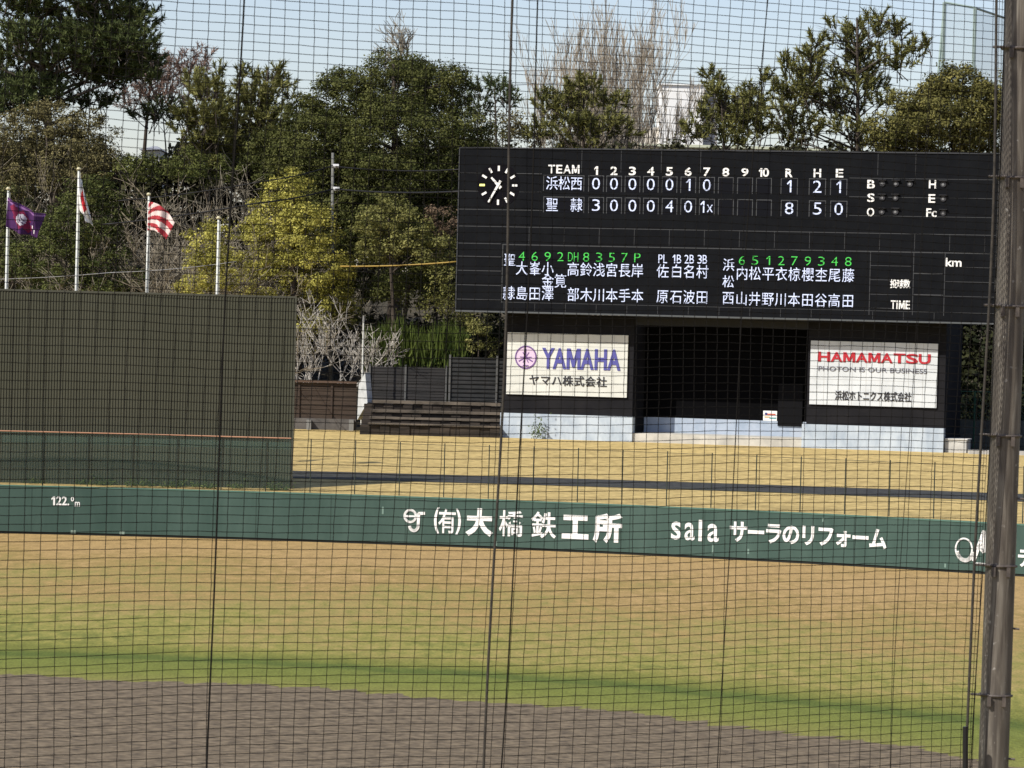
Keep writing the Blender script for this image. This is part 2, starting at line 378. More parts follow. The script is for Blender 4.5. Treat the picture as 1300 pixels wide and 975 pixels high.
for a, b_ in zip(lp[:-1], lp[1:]):
    o = Vector((0, .05, 0)); mb.add([a+o+Vector((0, 0, .1)), b_+o+Vector((0, 0, .1)), b_+o+Vector((0, 0, 2.2)), a+o+Vector((0, 0, 2.2))], [(0, 1, 2, 3)])
part(mb, 'green_netting', netmat('green netting', (.05, .10, .075), .22), fT)
mb = MB()
for a, b_ in zip(lp[:-1], lp[1:]):
    o = Vector((0, .06, 0)); mb.add([a+o+Vector((0, 0, 1.75)), b_+o+Vector((0, 0, 1.75)), b_+o+Vector((0, 0, 2.2)), a+o+Vector((0, 0, 2.2))], [(0, 1, 2, 3)])
part(mb, 'netting_fold', netmat('green netting doubled', (.06, .13, .10), .28), fT)
mb = MB(); mb.tube([p+Vector((0, -.03, 2.21)) for p in lp], .03, 6); part(mb, 'orange_rope', mat('orange rope', (.38, .2, .12), .8), fT)
# weeds at the foot of the screen
LEAFG = leafmat('weed leaf', (.05, .08, .02), (.16, .2, .05))

# ------------------------------------------------------------------ batter's eye screen
olive = mat('olive sheet', (.052, .053, .034), .8, (.066, .066, .044), .5, 6, (.3, .7), stretch=(1, 1, .2))
A = hit_wall(-230, 620, -2.2); B = hit_wall(369.5, 620, -2.2); A.z = B.z = 0
ex = (B-A); ex.z = 0; ex.normalize(); nn = Vector((ex.y, -ex.x, 0)); Ls = (B-A).length
S = Frame(B, ex, nn)
z_top = S.uv(372, 377)[1]
bT = thing('batters_eye_screen', 'large olive ribbed backscreen standing behind the left of the wall', 'screen', (B.x, B.y, 2))
mb = MB(); prof = []; per = .115; u = -Ls
while u < 0:
    prof += [(u, 0), (u+per*.45, 0), (u+per*.55, .03), (u+per*.92, .03)]; u += per
zb = 2.0
npf = len(prof); mb.add([S.p(a, zb, d) for a, d in prof]+[S.p(a, z_top, d) for a, d in prof], [(i, i+1, npf+i+1, npf+i) for i in range(npf-1)])
part(mb, 'ribbed_sheet', olive, bT)
mb = MB(); mb.fbox(S, -Ls, .02, z_top-.05, z_top+.03, -.12, .045); mb.fbox(S, -.03, .05, zb, z_top+.03, -.12, .05)
part(mb, 'edge_trim', mat('olive trim', (.06, .06, .042), .6), bT)
mb = MB()
for k in range(7): mb.fbox(S, -.4-k*3.6, -.15-k*3.6, 1.9, z_top-.1, -.4, -.03)
for z in (3, 5, 7): mb.fbox(S, -Ls, 0, z, z+.15, -.55, -.40)
part(mb, 'steel_frame', mat('dark steel', (.05, .05, .05), .6), bT)

# ------------------------------------------------------------------ scoreboard
BL = hitY(579.4, 393.5, 178.0); BR = hitY(1264, 410.1, 170.8)
bex = Vector((BR.x-BL.x, BR.y-BL.y, 0)); BW = bex.length; bex.normalize(); bn = Vector((bex.y, -bex.x, 0))
Bf = Frame((BL.x, BL.y, 0), bex, bn)
zb0 = 9.70; zb1 = Bf.uv(585.4, 188.2)[1]
sbT = thing('scoreboard', 'wide black electronic scoreboard showing two innings rows and player names', 'scoreboard', tuple(Bf.p(BW/2, zb0, -.6)))
mb = MB(); mb.fbox(Bf, 0, BW, zb0, zb1, -1.25, 0); part(mb, 'housing', BLACKM, sbT)
mb = MB(); mb.fbox(Bf, -.05, BW+.05, zb0-.08, zb0-.003, -1.27, .06); part(mb, 'lower_trim', mat('trim steel', (.075, .082, .085), .5), sbT)
mb = MB(); mb.fbox(Bf, -.05, BW+.05, zb1+.003, zb1+.07, -1.27, .05); mb.fbox(Bf, -.06, -.003, zb0, zb1, -1.2, .04); part(mb, 'edge_trim', mat('dark trim', (.028, .03, .034), .6), sbT)
def U(px, py): return Bf.uv(px, py)
seams = MB()
def hline(x0, y0, x1, y1, w=.03):
    a, b = U(x0, y0), U(x1, y1); v = (a[1]+b[1])/2; seams.fbox(Bf, a[0], b[0], v-w/2, v+w/2, .001, .006)
def vline(x0, y0, x1, y1, w=.03):
    a, b = U(x0, y0), U(x1, y1); seams.fbox(Bf, (a[0]+b[0])/2-w/2, (a[0]+b[0])/2+w/2, b[1], a[1], .001, .0065)
SL = .0152
for yb in (219.3, 242.3, 265.4, 286.8, 308.5, 325, 343, 361.3, 379.5):
    f = (yb-188)/205; s = .0114+f*.0129; x0 = 584.5-f*6; x1 = 636 if yb > 300 else (688 if yb < 280 else 1264); hline(x0+.5, yb, x1, yb+s*(x1-x0), .034)
    if yb < 280: hline(1078, yb+s*494, 1262, yb+s*678, .026)
for xb, ya, yb2 in ((739, 191, 219), (789, 191, 219), (840, 191, 219), (890, 191, 219), (1115, 195, 222), (1163, 196, 223)): vline(xb, ya, xb-.8, yb2, .022)
for k in range(15): 
    x = 620+k*44.5; vline(x+52, 288+k*.75, x+51.4, 309+k*.8, .022)
for k in range(15): x = 640+k*39; vline(x, 384.5+.0235*(x-640), x-.3, 394+.0235*(x-640), .02)
hline(637, 310, 1262, 322.5, .05)
hline(636, 383.5, 1262, 398, .022)
vline(638.5, 311, 636.5, 384, .05)
vline(1105, 319, 1103.5, 400, .03); vline(1160, 320, 1158.5, 400, .03); vline(1200, 321, 1198, 401, .03)
for y in (337, 355, 373.5, 391): hline(1105, y, 1157, y+1, .026)
for y in (347, 374): hline(1160, y, 1197, y+.8, .05)
for y in (339, 357.5, 376): hline(1200, y, 1262, y+1.2, .026)
part(seams, 'panel_joints', SEAM, sbT)
# score cells: thin frames round each digit
CELLX = [756.8, 779.6, 803, 826.3, 850, 873.8, 897.5, 921.5, 945.8, 969.8]
CELLX = [756.8, 779.6, 803, 826.3, 850, 873.8, 897.5, 921.5, 945.8, 969.8]
CELLM = [mat('cell frame', (.06, .063, .066), .5), mat('cell glass', (.002, .0025, .005), .6, spec=.1)]
def rowy(px, row): return (232.3 if row == 0 else 259.6)+(px-700)*(.0138 if row == 0 else .0155)
def cell(px0, px1, row, w=.034):
    cells = MB(); y = rowy((px0+px1)/2, row); a, b = U(px0, y-10.5), U(px1, y+10.5); v1, v0 = a[1], b[1]
    for q in ((a[0], b[0], v1-w, v1), (a[0], a[0]+w, v0, v1-w), (b[0]-w, b[0], v0, v1-w)): cells.fbox(Bf, *q, .001, .0085)
    cells.fbox(Bf, a[0]+w, b[0]-w, v0, v1-w, .001, .0072, 1)
    part(cells, 'score_cell', CELLM, sbT)
for row in (0, 1):
    cell(690, 741.5, row)
    for x in CELLX: cell(x-9.6, x+9.6, row)
    for x in (1002, 1037.7, 1064.8): cell(x-10.5, x+10.5, row)
LED = mat('lit white lamps', (.50, .56, .74), .6, emit=.3)
LEDG = mat('lit green lamps', (.04, .34, .05), .6, emit=.6)
LEDY = mat('lit yellow lamp', (.85, .85, .25), .6, emit=.5)
def lat(mb, body, xc, yc, wpx, hpx, off=.02):
    u, v = U(xc, yc); k = 175.0/F_PX*(1-.04*(xc-640)/640); text_bbox(mb, Bf, body, u-wpx/2*k, u+wpx/2*k, v-hpx/2*k, v+hpx/2*k, .008, off, .02)
def cj(mb, ch, xc, yc, wpx=15.5, hpx=17.5, off=.0):
    u, v = U(xc, yc); k = 175.0/F_PX*(1-.04*(xc-640)/640); text_cjk(mb, Bf, ch, u, v, wpx*k*1.08, hpx*k*1.08, .008, off, .02)
mb = MB(); 
for ch, x, wq in (('T', 700.5, 9), ('E', 710.2, 8), ('A', 720.2, 10), ('M', 731, 10)): lat(mb, ch, x, 214.8+(x-716)*.011, wq, 11, .018)
for i, x in enumerate(CELLX):
    y_ = 216.6+(x-756.6)*.0113
    if i == 9: lat(mb, '1', x-4.2, y_, 4.6, 11, .025); lat(mb, '0', x+2.6, y_, 8.4, 11, .022)
    else: lat(mb, str(i+1), x, y_, 5.4 if i == 0 else 9.2, 11, .022)
for ch, x in (('R', 1002), ('H', 1037.8), ('E', 1066)): lat(mb, ch, x, 219.6+(x-1002)*.004, 9.8, 11, .025)
part(mb, 'heading_lettering', WHITE, sbT)
for row, (nm, ds, tot) in enumerate((((('浜', 701), ('松', 716.5), ('西', 732)), '0000010', '121'), ((('聖', 701), ('隷', 732)), '300040', '850'))):
    mb = MB()
    for ch, x in nm: cj(mb, ch, x, rowy(x, row), 15.5, 17.5)
    for d, x in zip(ds, CELLX): lat(mb, d, x, rowy(x, row), 6 if d == '1' else 10.3, 15, -.008)
    if row == 1: lat(mb, '1', 891.8, rowy(893, 1), 5.2, 15, -.008); lat(mb, 'x', 901.3, rowy(901, 1)+2, 7.8, 9.5, -.006)
    for d, x in zip(tot, (1002, 1037.7, 1064.8)): lat(mb, d, x, rowy(x, row), 6 if d == '1' else 11, 15.5, -.006)
    part(mb, 'score_lettering', LED, sbT)
LX = [662.6, 679, 695.4, 711.6, 727.8, 744.4, 760.6, 776.7, 793, 809.3]
mb = MB()
for s, x in zip(['4', '6', '9', '2', 'DH', '8', '3', '5', '7', 'P'], LX): lat(mb, s, x, 325.2+(x-662)*.013, 13.5 if s == 'DH' else 8.2, 11.5, -.012)
RX = [942.2, 958.6, 975.4, 992, 1008.6, 1025.8, 1042.8, 1059.6, 1077]
for s, x in zip('651279348', RX): lat(mb, s, x, 330.4+(x-942)*.012, 5 if s == '1' else 8.4, 11.5, -.012)
part(mb, 'position_number_lettering', LEDG, sbT)
mb = MB()
def rowA(x): return 340.4+(x-662)*.0205
def rowB(x): return 371.8+(x-646)*.0225
cj(mb, '聖', 647.3, 329.6, 15, 16); cj(mb, '隷', 646.3, rowB(646))
for ch, x in zip('大峯小 高鈴浅宮長岸', LX):
    if ch != ' ': cj(mb, ch, x, rowA(x))
cj(mb, '金', 695.6, 356.4); cj(mb, '筧', 711.6, 356.6)
for ch, x in zip('島田澤 部木川本手本', LX):
    if ch != ' ': cj(mb, ch, x, rowB(x))
part(mb, 'home_lineup_lettering', LED, sbT)
mb = MB(); UX = [841.6, 859, 875.2, 891.8]
lat(mb, 'PL', UX[0], 328.6, 11.5, 11, -.004)
for s, x in zip('123', UX[1:]):
    y_ = 328.6+(x-841)*.012; lat(mb, s, x-3.4, y_, 3.6 if s == '1' else 5.8, 11, -.004); lat(mb, 'B', x+3.2, y_, 5.8, 11, -.004)
for ch, x in zip('佐白名村', UX): cj(mb, ch, x, rowA(x))
for ch, x in zip('原石波田', UX): cj(mb, ch, x-.5, rowB(x))
part(mb, 'umpire_lettering', LED, sbT)
mb = MB(); cj(mb, '浜', 925.2, 336, 15, 16); cj(mb, '松', 924.8, 357.4, 15, 16); cj(mb, '西', 924.6, rowB(925), 15.5, 17)
for ch, x in zip('内松平衣椋櫻杢尾藤', RX): cj(mb, ch, x, rowA(x)+.6)
for ch, x in zip('山井野川本田谷高田', RX): cj(mb, ch, x-.6, rowB(x)+.4)
part(mb, 'visitor_lineup_lettering', LED, sbT)
mb = MB()
for s, x, y, wp in (('B', 1106, 233.8, 10), ('S', 1105.8, 251, 9.5), ('O', 1105.3, 269.2, 9.5), ('H', 1184, 234, 9.5), ('E', 1183.2, 252, 9), ('Fc', 1182.6, 270, 13.5), ('km', 1210.8, 333, 20.5), ('T', 1134, 386.8, 6.2), ('I', 1139.2, 386.9, 2.2), ('M', 1145, 387, 7.4), ('E', 1152.4, 387.1, 5.6)):
    lat(mb, s, x, y, wp, 11, .02)
for ch, x in zip('投球数', (1134.6, 1143, 1151.4)): cj(mb, ch, x, 360.3, 8.6, 11, .02)
part(mb, 'count_lettering', WHITE, sbT)
lampm = [mat('lamp hood', (.03, .03, .034), .5), mat('lamp lens', (.16, .165, .17), .15, spec=.6)]
def lamp(px, py, rpx=3.6, name='count_lamp'):
    u, v = U(px, py); r = rpx*175/F_PX; b = MB(); n = 18
    b.tube([Bf.p(u, v, .002), Bf.p(u, v, .05)], r, n, True, 0)
    b.tube([Bf.p(u-.01, v-.01, .05), Bf.p(u-.01, v-.01, .062)], r*.45, 10, True, 1)
    b.fbox(Bf, u-r*1.4, u+r*1.4, v+r*1.1, v+r*1.3, .002, .16, 0)
    part(b, name, lampm, sbT)
for x in (1120.3, 1137.5, 1155.3): lamp(x, 233+(x-1120)*.012)
for x in (1120, 1137): lamp(x, 251)
for x in (1119.5, 1137): lamp(x, 268.8)
for y in (234, 252.2, 270.3): lamp(1197.6, y)
# clock
cu, cv = U(633, 235.2); ck = 177/F_PX
clk = MB(); clk.tube([Bf.p(cu, cv, .002), Bf.p(cu, cv, .012)], 28*ck, 48); clock = part(clk, 'clock', mat('clock face', (.0035, .003, .005), .8, spec=.08), sbT)
for h in range(12):
    a = R_(90-30*h); b = MB(); ribbon(b, Bf, [(cu+math.cos(a)*18.5*ck, cv+math.sin(a)*18.5*ck), (cu+math.cos(a)*24.5*ck, cv+math.sin(a)*24.5*ck)], 2.7*ck, .014, .03)
    o = part(b, 'hour_mark', LEDY if h == 9 else WHITE, clock); 
def hand(ang, L, tail, w0, w1, d):
    a = R_(90-ang); c, s = math.cos(a), math.sin(a); nx, ny = -s, c
    q = [(cu-c*tail*ck-nx*w0/2*ck, cv-s*tail*ck-ny*w0/2*ck), (cu+c*L*ck-nx*w1/2*ck, cv+s*L*ck-ny*w1/2*ck), (cu+c*L*ck+nx*w1/2*ck, cv+s*L*ck+ny*w1/2*ck), (cu-c*tail*ck+nx*w0/2*ck, cv-s*tail*ck+ny*w0/2*ck)]
    b = MB(); b.hexa([Bf.p(*k, d) for k in q]+[Bf.p(*k, d+.03) for k in q]); return b
part(hand(316, 13.5, 5, 4.2, 2.2, .05), 'hour_hand', WHITE, clock); part(hand(209.5, 25, 6.5, 3.4, 1.8, .09), 'minute_hand', WHITE, clock)

# ------------------------------------------------------------------ building under the board
TD = -1.35; RD = -3.8
bldT = thing('scoreboard_building', 'black two-towered building with pale base carrying the scoreboard', 'building', tuple(Bf.p(BW/2, 3.2, -3)))
paleb = mat('pale painted concrete', (.30, .36, .43), .8, (.47, .53, .58), 1.6, 9, (.3, .62), bump=.1, stretch=(1, 1, .5))
paleg = mat('grey concrete', (.36, .36, .34), .85, (.52, .51, .47), 1.2, 8)
def X(px, py, d): return Bf.uv(px, py, d)[0]
def Zz(px, py, d): return Bf.uv(px, py, d)[1]
lt0, lt1 = X(640.5, 470, TD), X(804, 470, TD); rt0, rt1 = X(1025, 480, TD), X(1200, 480, TD)
zl = Zz(720, 526.5, TD); zr = Zz(1110, 541, TD); zg = 3.1; ztop = zb0-.09
for a, b_, zz in ((lt0, lt1, zl), (rt0, rt1, zr)):
    mb = MB(); mb.fbox(Bf, a, b_, zz+.003 if False else zg, ztop, RD-3, TD); part(mb, 'sign_tower', BLACK2, bldT)
l0, l1 = X(634.8, 540, TD+.12), X(802.5, 545, TD+.12); r0, r1 = X(1017.5, 560, TD+.12), X(1197.5, 560, TD+.12)
for a, b_, zz in ((l0, l1, zl), (r0, r1, zr)):
    mb = MB(); mb.fbox(Bf, a, b_, zg, zz, TD-.5, TD+.12); part(mb, 'pale_base', paleb, bldT)
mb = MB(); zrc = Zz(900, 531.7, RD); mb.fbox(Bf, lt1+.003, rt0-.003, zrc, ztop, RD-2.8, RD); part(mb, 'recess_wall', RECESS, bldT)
mb = MB(); mb.fbox(Bf, l1+.003, r0-.003, zg, zrc-.003, RD-2.8, RD+.06); part(mb, 'recess_plinth', mat('blue grey concrete', (.30, .36, .44), .8, (.4, .45, .52), 1.5), bldT)
zf = Zz(900, 553, TD+.2); mb = MB(); mb.fbox(Bf, l1+.003, r0-.003, zg, zf, RD+.07, TD+.0); part(mb, 'floor_step', mat('floor concrete', (.38, .37, .33), .85, (.54, .52, .46), 1.3, 8), bldT)
mb = MB(); mb.fbox(Bf, lt1+.003, rt0-.003, Zz(900, 415, TD), ztop-.003, TD-.5, TD-.1); part(mb, 'lintel', mat('lintel black', (.016, .017, .02), .7), bldT)
mb = MB(); ud = X(988, 510, RD+.1), X(1019, 510, RD+.1); mb.fbox(Bf, *ud, Zz(1000, 541, RD+.1), Zz(1000, 487, RD+.1), RD+.08, RD+.14); part(mb, 'door', mat('dark door', (.004, .004, .005), .7, spec=.1), bldT)
# recess door to the right side & concrete block beside the right tower
blkT = thing('concrete_block', 'low grey concrete block beside the right tower base', 'block', tuple(Bf.p(X(1211, 570, TD), 3.2, TD)))
mb = MB(); mb.fbox(Bf, X(1198.5, 570, TD), X(1226, 570, TD), 3.05, Zz(1211, 558.5, TD), TD-1.6, TD-.2); part(mb, 'block', paleg, blkT)
mb = MB(); mb.fbox(Bf, X(1198.5, 570, TD)-.0+.02, X(1226, 570, TD)+.05, Zz(1211, 558.5, TD)+.003, Zz(1211, 557, TD), TD-1.65, TD-.15); part(mb, 'cap', mat('cap concrete', (.55, .54, .5), .8), blkT)
bxT = thing('notice_box', 'small white notice board with coloured stripes inside the dark recess', 'sign', tuple(Bf.p(X(977, 534, RD+.3), zrc, RD+.1)))
mb = MB(); ub = X(968.5, 528, RD+.12), X(986, 528, RD+.12); zb_ = zrc+.003, zrc+.50; mb.fbox(Bf, *ub, *zb_, RD+.005, RD+.055); part(mb, 'board', WHITE, bxT)
mb = MB()
for k, (a, b_, c, d) in enumerate(((.15, .9, .55, .72), (.1, .5, .3, .42), (.45, .95, .2, .34), (.12, .3, .6, .8))):
    mb.fbox(Bf, ub[0]+(ub[1]-ub[0])*a, ub[0]+(ub[1]-ub[0])*b_, zb_[0]+.5*c, zb_[0]+.5*d, RD+.056+.002*k, RD+.06+.002*k, k % 4)
part(mb, 'stripes', [mat('stripe red', (.5, .12, .08)), mat('stripe ochre', (.5, .33, .1)), mat('stripe teal', (.1, .3, .3)), mat('stripe navy', (.05, .07, .2))], bxT)

# sponsor signs
SD = TD+.02
signm = mat('sign white', (.54, .55, .50), .6, (.64, .645, .59), .9)
signm2 = mat('sign cool white', (.52, .55, .56), .6, (.61, .64, .65), .9)
def sign(label, c, m):
    (x0, y0), (x1, y1), (x2, y2), (x3, y3) = c
    u0 = (X(x0, y0, SD)+X(x3, y3, SD))/2; u1 = (X(x1, y1, SD)+X(x2, y2, SD))/2; v1 = (Zz(x0, y0, SD)+Zz(x1, y1, SD))/2; v0 = (Zz(x2, y2, SD)+Zz(x3, y3, SD))/2
    t = thing('sponsor_sign', label, 'sign', tuple(Bf.p((u0+u1)/2, v0, SD)), 'white sponsor signs under the scoreboard')
    mb = MB(); mb.fbox(Bf, u0, u1, v0, v1, TD+.004, SD+.08); part(mb, 'sign_panel', m, t)
    mb = MB()
    for k in range(1, 9): u = u0+(u1-u0)*k/9; mb.fbox(Bf, u-.008, u+.008, v0, v1, SD+.081, SD+.083)
    for k in range(1, 5): v = v0+(v1-v0)*k/5; mb.fbox(Bf, u0, u1, v-.008, v+.008, SD+.0805, SD+.0825)
    part(mb, 'panel_joints', mat('sign joint', (.36, .36, .34), .6), t)
    return t
y1 = sign('white sign with violet lettering and round emblem on the left tower', ((645, 421.5), (798, 426), (795.8, 505), (643, 500)), signm)
SF = SD+.083
def stext(mb, body, x0, x1, y0, y1, off):
    a = Bf.uv(x0, (y0+y1)/2, SF); b = Bf.uv(x1, (y0+y1)/2, SF); k = 176/F_PX; v = Zz((x0+x1)/2, (y0+y1)/2, SF); text_bbox(mb, Bf, body, a[0], b[0], v-(y1-y0)/2*k, v+(y1-y0)/2*k, SF, off, .03)
def scj(mb, s, x0, x1, yc, h, off, slope=.03):
    n = len(s)
    for i, ch in enumerate(s):
        x = x0+(x1-x0)*(i+.5)/n; a = Bf.uv(x, yc+(x-(x0+x1)/2)*slope, SF); k = 176/F_PX; text_cjk(mb, Bf, ch, a[0], a[1], (x1-x0)/n*k*1.0, h*k*1.08, SF, off, .03)
VIO = mat('violet letters', (.085, .085, .30), .5); INK = mat('black letters', (.03, .03, .035), .5); PUR = mat('emblem purple', (.17, .09, .26), .5); LIL = mat('emblem lilac', (.62, .48, .62), .5)
mb = MB()
for i, (ch, x0, x1) in enumerate((('Y', 688, 704), ('A', 702, 719), ('M', 719.5, 737), ('A', 737, 754), ('H', 755, 770.5), ('A', 771, 788))):
    stext(mb, ch, x0, x1, 441.5+i*.45, 468.2+i*.45, .028)
part(mb, 'lettering', VIO, y1)
mb = MB(); scj(mb, 'ヤマハ株式会社', 671, 771, 483.5, 13, .012); part(mb, 'small_lettering', INK, y1)
eu, ev = Bf.uv(667.6, 453.6, SF); k = 176/F_PX
mb = MB(); mb.tube([Bf.p(eu, ev, SF), Bf.p(eu, ev, SF+.008)], 13*k, 32, True, 1)
ribbon(mb, Bf, arc(eu, ev, 13.6*k, 14.2*k, 0, 360, 36), 1.7*k, SF+.002, .02)
for a in (90, 210, 330):
    c, s = math.cos(R_(a)), math.sin(R_(a))
    ribbon(mb, Bf, [(eu-c*1*k, ev-s*1*k), (eu+c*10.5*k, ev+s*10.5*k)], 1.6*k, SF+.009, .01)
    for sgn in (-1, 1):
        a2 = R_(a+180+sgn*28); ribbon(mb, Bf, [(eu, ev), (eu+math.cos(a2)*7.5*k, ev+math.sin(a2)*7.5*k)], 1.2*k, SF+.010+.001*sgn, .01)
ribbon(mb, Bf, [(eu-3.5*k, ev-10.5*k), (eu+3.5*k, ev-10.5*k)], 1.2*k, SF+.012, .01)
part(mb, 'emblem', [PUR, LIL], y1)
h1 = sign('white sign with heavy red lettering on the right tower', ((1029.6, 432.6), (1191, 436.2), (1189, 518), (1028, 513)), signm2)
mb = MB()
for i, ch in enumerate('HAMAMATSU'):
    x = 1038.6+i*15.95; stext(mb, ch, x, x+15.2, 446.6+i*.38, 459+i*.38, .026)
part(mb, 'lettering', mat('red letters', (.42, .02, .03), .5), h1)
mb = MB(); stext(mb, 'PHOTON IS OUR BUSINESS', 1039, 1177, 466.5, 472.5, .0); part(mb, 'slogan_lettering', mat('grey letters', (.16, .16, .19), .5), h1)
mb = MB(); scj(mb, '浜松ホトニクス株式会社', 1060, 1157, 503, 12, .012, .025); part(mb, 'small_lettering', INK, h1)

# ------------------------------------------------------------------ side terraces and fences left of the building
stone = mat('weathered stone', (.018, .0145, .011), .9, (.07, .055, .042), 1.3, 9, (.35, .75), bump=.5, bscale=5, stretch=(.4, 1, 2))
nosing = mat('lit step edge', (.05, .042, .032), .9, (.20, .165, .125), 1.6, 8, (.35, .7), stretch=(.4, 1, 1))  # paler colour stands in for the sunlit treads along each step top
stT = thing('stone_steps', 'weathered brown stone terrace steps left of the pale base', 'steps', tuple(hitY(547, 552, 178)))
zs = [hitY(547, y, 178+k*.9).z for k, y in enumerate((541.5, 534, 525.5, 514))]
for k, z in enumerate(zs):
    b = MB(); Y0 = 178+k*.9; xa = hitY(457+k*1.5, 540, Y0).x; xb = hitY(636, 540, Y0).x-.05
    n = 14
    for i in range(n):
        a, c = xa+(xb-xa)*i/n, xa+(xb-xa)*(i+1)/n; j = random.uniform(-.04, .02); b.box(a, c-.015, Y0+random.uniform(-.05, .05), Y0+.9+(2 if k == 3 else 0), 2.9, z+j)
    sp = part(b, 'step', stone, stT)
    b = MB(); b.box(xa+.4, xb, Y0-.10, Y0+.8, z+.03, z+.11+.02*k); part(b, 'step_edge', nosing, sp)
bfm = mat('brown boards', (.035, .024, .017), .85, (.065, .047, .034), 1.5, 7, stretch=(.3, 1, 3), bump=.2)
def slat_fence(label, xl, xr, ytop, ybot, Y, m, pm, pitch, posts, gap=.3, lean=.025):
    p0 = hitY(xl, (ytop+ybot)/2, Y); p1 = hitY(xr, (ytop+ybot)/2, Y); zt = hitY((xl+xr)/2, ytop, Y).z; zb = hitY((xl+xr)/2, ybot, Y).z
    t = thing('slat_fence', label, 'fence', (p0.x, Y, zb))
    b = MB(); z = zb
    while z < zt-.01: b.box(p0.x, p1.x, Y-.02+random.uniform(-.01, .01), Y+.02, z, min(z+pitch*(1-gap), zt)); z += pitch
    part(b, 'slats', m, t)
    b = MB(); b.box(p0.x, p1.x, Y+.03, Y+.05, zb, zt); part(b, 'backing', m, t)
    for q in posts:
        x = p0.x+(p1.x-p0.x)*q; b = MB(); b.box(x-.05, x+.05, Y-.09, Y-.03, zb-.1, zt+.12); part(b, 'post', pm, t)
    return t
greyp = mat('grey post', (.10, .10, .095), .7)
t_ = slat_fence('brown boarded fence beside the olive screen', 340, 452.5, 486, 531, 184, bfm, mat('brown post', (.05, .035, .026), .8), .24, (.35, .72), .12)
p0 = hitY(340, 486, 184); p1 = hitY(453, 486, 184); b = MB(); zt = hitY(410, 486, 184).z; b.box(p0.x, p1.x, 183.8, 184.15, zt+.003, zt+.12); part(b, 'cap_rail', mat('cap rail', (.10, .065, .045), .8), t_)
b = MB(); b.box(p0.x, p1.x, 183.85, 184.2, 3.1, hitY(400, 531, 184).z-.003); part(b, 'footing', mat('dark footing', (.075, .07, .065), .9, (.13, .12, .11), 1.5), t_)
for px in (392, 446):
    q = hitY(px, 540, 183.6); b = MB(); b.box(q.x-.12, q.x+.12, 183.5, 183.84, 3.1, hitY(px, 533, 183.6).z); part(b, 'stub', mat('stub concrete', (.2, .2, .19), .9), t_)
slat_fence('dark charcoal slat fence above the stone steps', 467, 568, 466, 515, 184.6, mat('charcoal boards', (.022, .022, .022), .85, (.045, .042, .04), 1.2, stretch=(.3, 1, 3)), greyp, .16, (.02, .47, .98), .15)
slat_fence('black louvred fence beside the left tower', 570, 642, 454, 515, 182.6, mat('louvre black', (.02, .022, .022), .7, (.035, .035, .035), 2), greyp, .22, (.01, .84), .35)
# concrete wing wall
wing = thing('wing_wall', 'pale slanted concrete end wall between the two fences', 'wall', tuple(hitY(459, 535, 181)))
poly = [(453.5, 533), (466.5, 511), (463.5, 473), (455, 489)]
b = MB(); q = [hitY(x, y, 182.2-(x-453)*.07) for x, y in poly]; o = Vector((.25, .35, 0)); b.hexa(q+[p+o for p in q]); part(b, 'wall_slab', mat('wing concrete', (.36, .38, .38), .85, (.5, .52, .52), 2), wing)
b = MB(); p = hitY(460, 480, 183.2); b.tube([Vector((p.x, p.y, 3.2)), hitY(461.5, 408, 183.2)], .04, 8)
lp_ = thing('lamp_post', 'thin white post standing behind the wing wall', 'post', (p.x, p.y, 3.2)); part(b, 'pole', mat('white post', (.55, .56, .52), .6), lp_)
b = MB(); q = hitY(461.5, 408, 183.2); b.tube([q, q+Vector((0, 0, .3))], [.06, .04], 8); part(b, 'cap', mat('post cap', (.2, .2, .19), .6), lp_)

# right of the building: green fence posts, kerb
gT = thing('green_fence', 'dark green mesh fence in the shade right of the building', 'fence', tuple(hitY(1230, 560, 176)))
gpm = mat('green steel', (.015, .06, .04), .5)
for px in (1194, 1210.5, 1236, 1262, 1290, 1316, 1344):
    q = hitY(px, 560, 178); b = MB(); b.tube([Vector((q.x, 178, 3.2)), Vector((q.x, 178, hitY(px, 496, 178).z))], .05, 6); part(b, 'post', gpm, gT)
b = MB(); xa, xb = hitY(1200, 500, 178).x, hitY(1360, 500, 178).x; zt = hitY(1230, 497, 178).z; b.tube([(xa, 178, zt), (xb, 178, zt)], .03, 6); part(b, 'top_rail', gpm, gT)
b = MB(); b.add([(xa, 178.03, 3.3), (xb, 178.03, 3.3), (xb, 178.03, zt), (xa, 178.03, zt)], [(0, 1, 2, 3)]); part(b, 'wire_mesh', netmat('dark mesh', (.015, .04, .03), .22), gT)
kT = thing('retaining_wall', 'low dark retaining wall behind the green fence', 'wall', (hitY(1270, 560, 179).x, 179.2, 3.2))
b = MB(); b.box(hitY(1196, 540, 179).x, hitY(1380, 540, 179).x, 179, 179.4, 3.0, hitY(1240, 533, 179).z); part(b, 'wall_face', mat('dark concrete', (.06, .06, .058), .9, (.10, .10, .095), 1.5), kT)
b = MB(); b.box(hitY(1199, 540, 172).x+1.2, hitY(1420, 540, 172).x, 171.6, 172.3, 3.2, 3.52)
kk = b.build('kerb', mat('pale kerb', (.34, .33, .3), .85, (.46, .45, .42), 2)); struct(kk)

